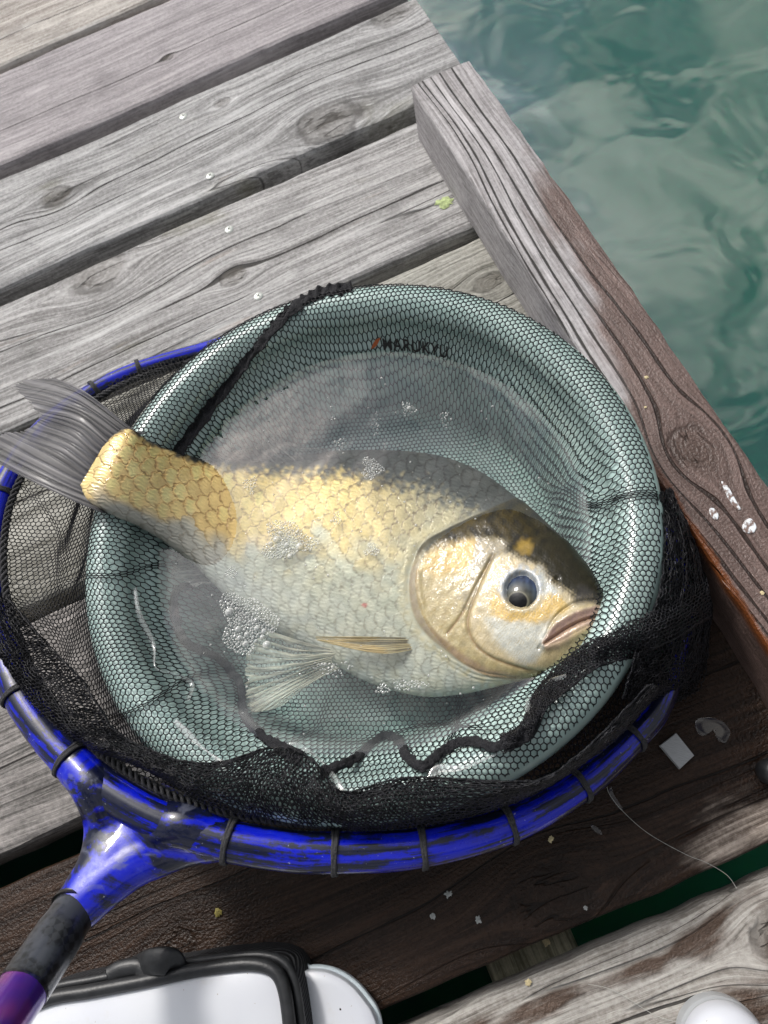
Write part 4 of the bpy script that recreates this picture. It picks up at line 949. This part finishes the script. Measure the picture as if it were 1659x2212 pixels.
fin('dorsal_fin', [dB, dM, dO], [0.052, 0.056, 0.060], 13, (.09, .09, .09), (.22, .21, .20), 0.72, amp=0.0004, nt_=120, ns=40, seed=5, mem=0.6)
aB = [(470, 1262), (445, 1240), (420, 1215), (395, 1195), (375, 1180)]
aM = [(440, 1262), (410, 1246), (382, 1226), (362, 1208), (350, 1192)]
aO = [(418, 1262), (380, 1252), (342, 1240), (325, 1222), (330, 1198)]
fin('anal_fin', [aB, aM, aO], [0.052, 0.055, 0.058], 8, (.12, .12, .12), (.32, .31, .28), 0.85, amp=0.0004, nt_=90, ns=36, seed=7)
pB = [(730, 1405), (722, 1415), (716, 1425), (722, 1436), (735, 1444)]
pM = [(650, 1385), (625, 1425), (620, 1458), (640, 1478), (672, 1478)]
pO = [(575, 1360), (535, 1410), (528, 1490), (540, 1538), (600, 1532)]
fin('pelvic_fin', [pB, pM, pO], [0.052, 0.056, 0.054], 12, (.34, .35, .32), (.62, .56, .44), 0.72, amp=0.0005, nt_=140, ns=50, seed=9, mem=0.45, tipA=0.7)
zf = max(flank_z(890, 1385), flank_z(800, 1385))
cB = [(915, 1378), (920, 1388), (912, 1400)]
cM = [(800, 1376), (800, 1388), (822, 1412)]
cO = [(682, 1376), (680, 1381), (690, 1386)]
fin('pectoral_fin', [cB, cM, cO], [zf - 0.0030, zf + 0.0042, zf + 0.0025], 5, (.30, .22, .10), (.50, .40, .22), 0.97, amp=0.0004, nt_=60, ns=60, seed=11, mem=0.9)

# ------------------------------------------------------------------ bubbles and foam on the basin water
t = NT('bubble_film')
tr = t.n('ShaderNodeBsdfTransparent'); gl = t.n('ShaderNodeBsdfGlossy'); gl.inputs['Roughness'].default_value = 0.03
mk = t.n('ShaderNodeBsdfDiffuse'); mk.inputs['Color'].default_value = (0.85, 0.86, 0.84, 1)
rim_ = t.math('POWER', t.math('MULTIPLY', t.sub(t.schlick(0.0), 0.0), 1.0), 0.35)
bub_mat = t.done(t.mixsh(t.schlick(0.08), t.mixsh(t.math('MINIMUM', t.add(0.34, t.mul(rim_, 0.75)), 0.95), tr.outputs[0], mk.outputs[0]), gl.outputs[0]))
hs, hr_ = 12, 6
hV = np.array([(math.cos(2 * PI * j / hs) * math.cos(k / hr_ * PI / 2), math.sin(2 * PI * j / hs) * math.cos(k / hr_ * PI / 2), math.sin(k / hr_ * PI / 2)) for k in range(-2, hr_) for j in range(hs)] + [(0, 0, 1)])
hF = [(k * hs + j, k * hs + (j + 1) % hs, (k + 1) * hs + (j + 1) % hs, (k + 1) * hs + j) for k in range(hr_ + 1) for j in range(hs)]
hF3 = [((hr_ + 1) * hs + j, (hr_ + 1) * hs + (j + 1) % hs, (hr_ + 2) * hs) for j in range(hs)]
def foam(name, spots, label):
    VV, FF_ = [], []
    for (px, py, r, z) in spots:
        c = P(px, py, z); off = sum(len(v) for v in VV); VV.append(hV * r + c); FF_ += [tuple(i + off for i in f) for f in hF + hF3]
    o = mesh_obj(name, np.vstack(VV), FF_, bub_mat, None); tag(o, label, 'foam', kind='stuff'); return o
def cluster(cx, cy, rx, ry, n, rmin, rmax, bigs=(), seed=0, z=None):
    r_ = np.random.default_rng(seed); pts = [(x, y, r) for x, y, r in bigs]; tries = 0
    while len(pts) < n and tries < 9000:
        tries += 1; a = r_.uniform(0, 2 * PI); q = math.sqrt(r_.uniform(0, 1)); w = 1 + 0.22 * math.sin(3 * a + seed) + 0.12 * math.sin(5 * a + 1)
        x, y = cx + rx * q * w * math.cos(a), cy + ry * q * w * math.sin(a); r = rmin + (rmax - rmin) * r_.random() ** 2.5
        if all((x - u) ** 2 + (y - v) ** 2 > (0.86 * (r + s)) ** 2 for u, v, s in pts): pts.append((x, y, r))
    return [(x, y, r / 4100.0, max(WZ, (z or 0))) for x, y, r in pts]
zB = WZ + 0.0002
foam('foam', cluster(620, 1168, 52, 40, 260, 2.2, 5.2, [(598, 1166, 9), (648, 1181, 10), (620, 1178, 7), (627, 1202, 7), (585, 1175, 6), (606, 1152, 6)], 1), 'white bubble raft floating over the golden flank of the carp')
foam('foam', cluster(532, 1345, 56, 62, 330, 2.2, 4.8, [(497, 1323, 11.5), (515, 1360, 8), (534, 1371, 7), (518, 1379, 7), (531, 1392, 8), (556, 1358, 8), (571, 1364, 7), (577, 1394, 10), (554, 1340, 7), (567, 1377, 6.5)], 2), 'large white foam raft beside the belly of the carp')
foam('foam', cluster(803, 1012, 21, 22, 70, 2.0, 3.6, [(806, 1013, 5)], 14), 'small bubble patch over the back of the carp')
foam('foam', cluster(541, 1048, 14, 16, 30, 1.8, 3.6, [], 4) + cluster(727, 1120, 10, 12, 16, 2, 4.5, [], 5) + cluster(803, 1188, 15, 13, 40, 1.5, 3, [], 6), 'scattered bubble patches along the golden flank')
foam('foam', cluster(882, 884, 14, 15, 26, 1.6, 4, [(884, 882, 6)], 8) + cluster(962, 905, 12, 18, 18, 1.6, 3, [], 9) + cluster(735, 960, 12, 12, 14, 1.6, 4, [], 10) + cluster(810, 915, 10, 22, 16, 1.4, 2.8, [], 11), 'loose bubble patches on the open water above the back')
sp = []
r_ = np.random.default_rng(55)
for _ in range(340):
    a = r_.uniform(0, 2 * PI); q = math.sqrt(r_.uniform(0, 1)) * 0.116
    x, y = BC[0] + q * math.cos(a), BC[1] + q * math.sin(a); sp.append((x, y, 0.0002 + 0.0006 * r_.random() ** 3))
VV, FF_ = [], []
for (x, y, r) in sp:
    off = len(VV) * len(hV); VV.append(hV * r + np.array([x, y, WZ])); FF_ += [tuple(i + off for i in f) for f in hF + hF3]
tag(mesh_obj('foam', np.vstack(VV), FF_, bub_mat, None), 'tiny single bubbles strewn over the basin water', 'foam', kind='stuff')
foam('foam', cluster(885, 1480, 40, 12, 40, 1.8, 4, [], 21) + cluster(720, 1445, 40, 16, 36, 1.8, 4, [], 22) + cluster(740, 1640, 60, 9, 90, 1.8, 3.6, [], 23) + cluster(500, 1236, 14, 12, 30, 1.6, 3.4, [], 24) + cluster(826, 1488, 14, 10, 18, 2, 4, [], 25), 'strings of bubbles along the underside of the belly')

t = NT('water_film'); tr = t.n('ShaderNodeBsdfTransparent'); gl = t.n('ShaderNodeBsdfGlossy'); gl.inputs['Roughness'].default_value = 0.05
mk = t.n('ShaderNodeBsdfDiffuse'); mk.inputs['Color'].default_value = (0.75, 0.79, 0.78, 1)
film_m = t.done(t.mixsh(t.schlick(0.06), t.mixsh(0.10, tr.outputs[0], mk.outputs[0]), gl.outputs[0]))
for pts in ([(290, 1270), (300, 1330), (330, 1392), (336, 1442), (372, 1456), (412, 1478), (406, 1512)], [(376, 1556), (420, 1600), (468, 1640), (492, 1664)], [(1140, 1540), (1150, 1508), (1178, 1482), (1225, 1462)], [(925, 1690), (945, 1662), (1000, 1658), (1080, 1625), (1138, 1590), (1140, 1548)], [(590, 1622), (640, 1612), (690, 1640), (720, 1680), (742, 1712)]):
    p = np.array(pts, float); c = catmull(PH(p[:, 0], p[:, 1], 0.003), 60); c[:, 2] = np.maximum(c[:, 2], WZ)
    v, f = tube(c, 0.0015 + 0.0010 * np.sin(np.linspace(0, 9, 60)) * np.sin(np.linspace(0.2, 3, 60)), 10, squash=0.25)
    o = mesh_obj('water_edge', v, f, film_m, None); o.parent = water; o.matrix_parent_inverse = Matrix.Translation(-Vector(water.location))
# ------------------------------------------------------------------ things lying about
# white zip case in the near corner
def ring_extrude(poly, z0, z1, inset=0.0):
    n = len(poly); c = poly.mean(0); q = c + (poly - c) * (1 - inset)
    V = [(*p, z0) for p in poly] + [(*p, z1) for p in q]
    return V, [(i, (i + 1) % n, n + (i + 1) % n, n + i) for i in range(n)] + [list(range(n, 2 * n))]
CZ = 0.034
case = empty('tackle_case', 'white topped tackle case with black piping and zip beside the net handle', 'case', tuple(map(float, P(350, 2250, 0))))
t = NT('white_panel'); o = t.obj()
wc_ = t.mix(t.step(t.noise(o, 14, 3), 0.3, 0.7), (0.58, 0.60, 0.655, 1), (0.64, 0.66, 0.70, 1))
wc_ = t.mix(t.mul(t.step(t.noise(o, 420, 2, 0.5), 0.735, 0.76), 0.7), wc_, (0.30, 0.24, 0.16, 1))
wc_ = t.mix(t.mul(t.step(t.noise(o, 60, 4, 0.65), 0.58, 0.75), 0.25), wc_, (0.50, 0.47, 0.42, 1))
white = t.done(t.bsdf(wc_, 0.30, 0, 0.5, t.bump(t.noise(o, 300, 2), 0.05, 0.0005)))
rubber = plain('black_piping', (0.018, 0.019, 0.021), 0.42, bump=(500, 0.25, 0.0006), vary=0.3, vscale=200)
t = NT('zip_fabric'); o = t.obj(); x, y, z = t.sep(o)
wv = t.math('SINE', t.mul(t.add(t.add(x, y), t.mul(z, 0.9)), 2600)); 
fab = t.done(t.bsdf(t.mix(t.step(wv, -0.5, 0.8), (0.010, 0.010, 0.012, 1), (0.045, 0.046, 0.05, 1)), 0.7, 0, 0.4, t.bump(wv, 0.6, 0.001)))
edge_px = [(-60, 2245), (90, 2163), (200, 2140), (320, 2117), (430, 2094), (510, 2083), (552, 2082), (584, 2090), (604, 2108), (616, 2140), (624, 2190), (632, 2270), (640, 2420)]
ed3 = P(np.array(edge_px)[:, 0], np.array(edge_px)[:, 1], CZ); edc = catmull(ed3, 90)
cen = P(230, 2420, CZ)[:2]
inn = edc.copy(); dv = cen - inn[:, :2]; dv /= np.linalg.norm(dv, axis=1)[:, None]
# white top, slightly domed
rings = []
for k, s_ in enumerate((0.0035, 0.008, 0.02, 0.045, 0.08)):
    q = edc.copy(); q[:, :2] += dv * np.minimum(s_, np.linalg.norm(cen - edc[:, :2], axis=1) * 0.9)[:, None]; q[:, 2] = CZ + (0.0005, 0.0015, 0.003, 0.004, 0.0045)[k]; rings.append(q)
V = np.concatenate(rings); F = grid_faces(5, 90)
o = mesh_obj('top_panel', V, F, white, None); place(o, case)
v, f = tube(edc + [0, 0, 0.001], 0.0034, 12); o = mesh_obj('piping', v, f, rubber, None); place(o, case)
q = edc.copy(); q[:, :2] -= dv * 0.0045; q[:, 2] -= 0.004; v, f = tube(q, 0.0024, 10); o = mesh_obj('piping', v, f, rubber, None); place(o, case)
side = []
for k, (o_, z) in enumerate(((0.002, CZ - 0.002), (0.005, CZ - 0.010), (0.007, CZ - 0.018), (0.0075, CZ - 0.026), (0.007, 0.001))):
    q = edc.copy(); q[:, :2] -= dv * o_; q[:, 2] = z; side.append(q)
o = mesh_obj('zip_wall', np.concatenate(side), grid_faces(5, 90), fab, None); place(o, case)
# strap loop with buckle on the back edge
for (pts, w_) in (([(255, 2112), (300, 2092), (330, 2078), (370, 2078), (392, 2098)], 0.0065),):
    p = np.array(pts, float); c = catmull(P(p[:, 0], p[:, 1], np.array([.020, .030, .038, .038, .024])), 40)
    v, f = tube(c, w_, 12, squash=0.35); o = mesh_obj('strap', v, f, rubber, None); place(o, case)
p = np.array([(236, 2108), (262, 2094), (300, 2090), (312, 2108)], float); c = catmull(P(p[:, 0], p[:, 1], 0.033), 24)
v, f = tube(c, 0.0045, 10, squash=0.6); o = mesh_obj('buckle', v, f, rubber, None); place(o, case)
# second, lower white lid behind the case
lid_px = [(640, 2110), (664, 2097), (700, 2098), (735, 2112), (765, 2135), (790, 2165), (806, 2190), (816, 2230), (816, 2330), (640, 2330)]
lp = catmull(P(np.array(lid_px)[:, 0], np.array(lid_px)[:, 1], 0.016), 80, closed=True); lc = lp[:, :2].mean(0)
lid = empty('box_lid', 'smooth white rounded box lid tucked beside the black zip wall', 'lid', (float(lc[0]), float(lc[1]), 0))
rs = []
for (s_, z) in ((1.0, 0.001), (1.0, 0.010), (0.995, 0.014), (0.98, 0.016), (0.95, 0.0166), (0.6, 0.017), (0.02, 0.017)):
    q = lp.copy(); q[:, :2] = lc + (q[:, :2] - lc) * s_; q[:, 2] = z; rs.append(q)
o = mesh_obj('lid_top', np.concatenate(rs), grid_faces(7, 80, True), white, None); place(o, lid)
v, f = tube(np.concatenate([lp[:, :2], np.full((80, 1), 0.009)], 1), 0.0016, 8, closed=True); o = mesh_obj('lid_rim', v, f, plain('pale_rim', (0.60, 0.68, 0.72), 0.25), None); place(o, lid)
# white dome in the other near corner
cc0 = P(1567, 2262, 0.012); crad = float(np.hypot(*(P(1567, 2262, 0.012) - P(1567, 2155, 0.012))[:2]))
dome = empty('white_cup', 'glossy white upturned cup with a grey rim on the near plank', 'cup', (float(cc0[0]), float(cc0[1]), 0))
pr = [(1.0, 0.0), (1.0, 0.008), (0.985, 0.0105), (0.95, 0.0115), (0.955, 0.0135), (0.93, 0.019), (0.84, 0.0235), (0.6, 0.0262), (0.3, 0.027), (0.01, 0.0272)]
def lathe(pr, r, seg=64):
    a = np.arange(seg) * 2 * PI / seg; V = np.array([(r * p * math.cos(x), r * p * math.sin(x), z) for p, z in pr for x in a]); return V, grid_faces(len(pr), seg, True)
v, f = lathe(pr[4:], crad); mesh_obj('dome', v, f, white, dome)
v, f = lathe(pr[:5], crad); mesh_obj('rim', v, f, plain('grey_rim', (0.42, 0.44, 0.46), 0.3), dome)
# square grey chip
cp = P(np.array([1426, 1461, 1500, 1469]), np.array([1610, 1583, 1632, 1661]), 0.0045)
cen = cp.mean(0)
bm_v, bm_f = [], []
for k, (s_, z) in enumerate(((1.0, -0.0040), (1.0, -0.0004), (0.97, 0.0))):
    for p in cp: bm_v.append(tuple((p - cen)[:2] * s_) + (z,))
for k in range(2): bm_f += [(k * 4 + i, k * 4 + (i + 1) % 4, k * 4 + 4 + (i + 1) % 4, k * 4 + 4 + i) for i in range(4)]
bm_f.append((8, 9, 10, 11)); bm_f.append((3, 2, 1, 0))
t = NT('grey_chip'); o = t.obj(); x, y, z = t.sep(o)
gg = t.noise(t.xyz(t.mul(t.add(t.mul(x, .8), t.mul(y, -.6)), 260), t.mul(t.add(t.mul(x, .6), t.mul(y, .8)), 1500), z), 1, 3)
chip_m = t.done(t.bsdf(t.mix(gg, (0.30, 0.31, 0.32, 1), (0.50, 0.51, 0.52, 1)), 0.55, 0, 0.4, t.bump(gg, 0.4, 0.0006)))
tag(mesh_obj('grey_chip', bm_v, bm_f, chip_m, None, smooth=False, loc=tuple(map(float, cen))), 'square grey chip lying flat on the wet plank by the hoop', 'chip')
# dark knob at the kerb foot
kn = P(1668, 1666, 0.010); v, f = lathe([(0.01, 0.016), (0.5, 0.0155), (0.85, 0.013), (1.0, 0.008), (0.95, 0.003), (0.8, 0.0)], 0.0068, 32)
tag(mesh_obj('rubber_foot', v, f, rubber, None, loc=(float(kn[0]), float(kn[1]), 0.0)), 'dark rounded rubber foot on the wet plank below the kerb', 'foot')
# loose fishing lines
line_m = plain('nylon_line', (0.42, 0.42, 0.39), 0.25)
for pts, lab in (([(1311, 1700), (1318, 1718), (1345, 1752), (1400, 1800), (1480, 1845), (1525, 1863), (1570, 1890), (1592, 1920)], 'thin pale fishing line trailing from the hoop across the wet plank'),
                 ([(1270, 2126), (1310, 2134), (1345, 2150), (1400, 2185), (1432, 2200), (1460, 2207)], 'thin pale fishing line curling towards the white cup')):
    p = np.array(pts, float); c = catmull(P(p[:, 0], p[:, 1], 0.0022), 70); v, f = tube(c, 0.00013, 6)
    tag(mesh_obj('fishing_line', v, f, line_m, None), lab, 'line')
# crumbs, droppings and lichen
def lump(r, h, seed, seg=14, rings=5):
    n = SineNoise(seed, 1.1, dim=2); V = [(0, 0, h)]
    for k in range(1, rings + 1):
        a = k / rings
        for j in range(seg):
            an = 2 * PI * j / seg; w = r * a * (1 + 0.35 * n([[math.cos(an) * 2, math.sin(an) * 2]])[0]); V.append((w * math.cos(an), w * math.sin(an), h * (1 - a ** 2.2) * (1 + 0.3 * n([[an, a * 5]])[0])))
    F = [(0, 1 + j, 1 + (j + 1) % seg) for j in range(seg)]
    for k in range(rings - 1):
        for j in range(seg): F.append((1 + k * seg + j, 1 + (k + 1) * seg + j, 1 + (k + 1) * seg + (j + 1) % seg, 1 + k * seg + (j + 1) % seg))
    return V, F
olive = plain('olive_crumb', (0.24, 0.20, 0.05), 0.7, vary=0.3, vscale=600); cream = plain('cream_crumb', (0.62, 0.52, 0.30), 0.7, vary=0.2, vscale=500)
palew = plain('pale_fleck', (0.36, 0.37, 0.36), 0.7, vary=0.2, vscale=500)
for (px, py, z, r, m, lab) in ((472, 1970, 0, .0030, olive, 'olive bait crumb on the dark wet plank near the net socket'),
                               (1396, 816, .05, .0016, cream, 'pale yellow bait crumb on the wet kerb beam above the knot'),
                               (1394, 880, .05, .0010, cream, 'tiny yellow bait crumb on the kerb beam below a larger crumb'),
                               (1646, 1281, .05, .0016, cream, 'cream bait crumb low on the wet kerb beam'),
                               (1140, 2122, 0, .0022, cream, 'cream bait crumb at the edge of the near plank gap'),
                               (969, 1931, 0, .0026, palew, 'grey white fleck on the dark plank between hoop and knot'),
                               (935, 1979, 0, .0022, palew, 'grey white fleck on the dark plank left of its twin fleck'),
                               (1033, 1987, 0, .0022, palew, 'grey white fleck on the dark plank beside the split knot'),
                               (1190, 1813, 0, .0020, cream, 'pale ring shaped crumb just below the blue hoop'),
                               (1265, 1961, 0, .0015, palew, 'small white fleck on the big dark split knot')):
    r *= 0.72; v, f = lump(r, r * 0.3, int(px), 20, 6); q = P(px, py, z); tag(mesh_obj('crumb', v, f, m, None, loc=(float(q[0]), float(q[1]), z + 0.0004)), lab, 'crumb', 'crumbs on the dock')
v, f = lump(0.0024, 0.0015, 5); q = P(1180, 2035, -0.032); tag(mesh_obj('crumb', v, f, cream, None, loc=(float(q[0]), float(q[1]), -0.0325)), 'pale yellow crumb resting on the joist inside the plank gap', 'crumb', 'crumbs on the dock')
lich = plain('lichen_green', (0.42, 0.50, 0.24), 0.9, bump=(700, 0.9, 0.001), vary=0.25, vscale=420)
v, f = lump(0.0062, 0.0009, 77, 26, 7); q = P(960, 438, 0); tag(mesh_obj('lichen', v, f, lich, None, loc=(float(q[0]), float(q[1]), 0.0003)), 'pale green lichen rosette on grey plank beside the kerb', 'lichen')
# puddles and spilled water
t = NT('spilled_water')
tr = t.n('ShaderNodeBsdfTransparent'); tr.inputs['Color'].default_value = (0.86, 0.84, 0.82, 1); gl = t.n('ShaderNodeBsdfGlossy'); gl.inputs['Roughness'].default_value = 0.03
pud_m = t.done(t.mixsh(t.schlick(0.09), tr.outputs[0], gl.outputs[0]))
gn_ = NT('painted_glint'); so_ = gn_.obj()
glint_m = gn_.done(gn_.mixsh(gn_.step(gn_.noise(so_, 260, 4, 0.65), 0.42, 0.58), gn_.bsdf((0.20, 0.14, 0.12, 1), 0.15), gn_.bsdf((0.78, 0.82, 0.86, 1), 0.25)))  # bright sky reflections on the wet kerb, painted as pale patches
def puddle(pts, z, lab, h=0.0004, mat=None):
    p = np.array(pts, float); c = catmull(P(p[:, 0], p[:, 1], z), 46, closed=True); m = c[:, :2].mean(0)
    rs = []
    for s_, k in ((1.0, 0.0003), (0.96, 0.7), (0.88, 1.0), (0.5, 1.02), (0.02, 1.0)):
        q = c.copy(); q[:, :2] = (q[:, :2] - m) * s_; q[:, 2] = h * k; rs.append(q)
    tag(mesh_obj('painted_glint' if mat else 'puddle', np.concatenate(rs), grid_faces(5, 46, True), mat or pud_m, None, loc=(float(m[0]), float(m[1]), z)), lab, 'smear' if mat else 'puddle', 'painted glints on the kerb' if mat else 'water spilled on the dock')  # 'smear' pieces are sky reflections painted as pale patches
puddle([(1500, 1555), (1530, 1548), (1562, 1556), (1582, 1580), (1570, 1604), (1550, 1598), (1545, 1575), (1520, 1590), (1505, 1580)], 0.0004, 'shallow puddle on the wet plank beside the square grey chip')
puddle([(1558, 1040), (1572, 1050), (1590, 1082), (1600, 1100), (1588, 1098), (1570, 1072)], 0.0502, 'slim white painted sky glint on the kerb beam past the knot', mat=glint_m)
puddle([(1532, 1100), (1542, 1098), (1552, 1112), (1548, 1124), (1536, 1116)], 0.0502, 'small round white painted sky glint on the kerb beam', mat=glint_m)
puddle([(1606, 1128), (1622, 1120), (1634, 1138), (1626, 1152), (1606, 1148)], 0.0502, 'three cornered white painted sky glint on the kerb beam', mat=glint_m)
puddle([(1312, 1700), (1320, 1698), (1326, 1716), (1345, 1745), (1338, 1748), (1318, 1722)], 0.0004, 'thin streak of spilled water under the fishing line')
puddle([(1278, 1780), (1296, 1792), (1302, 1803), (1290, 1800), (1276, 1787)], 0.0004, 'short streak of spilled water below the blue hoop')
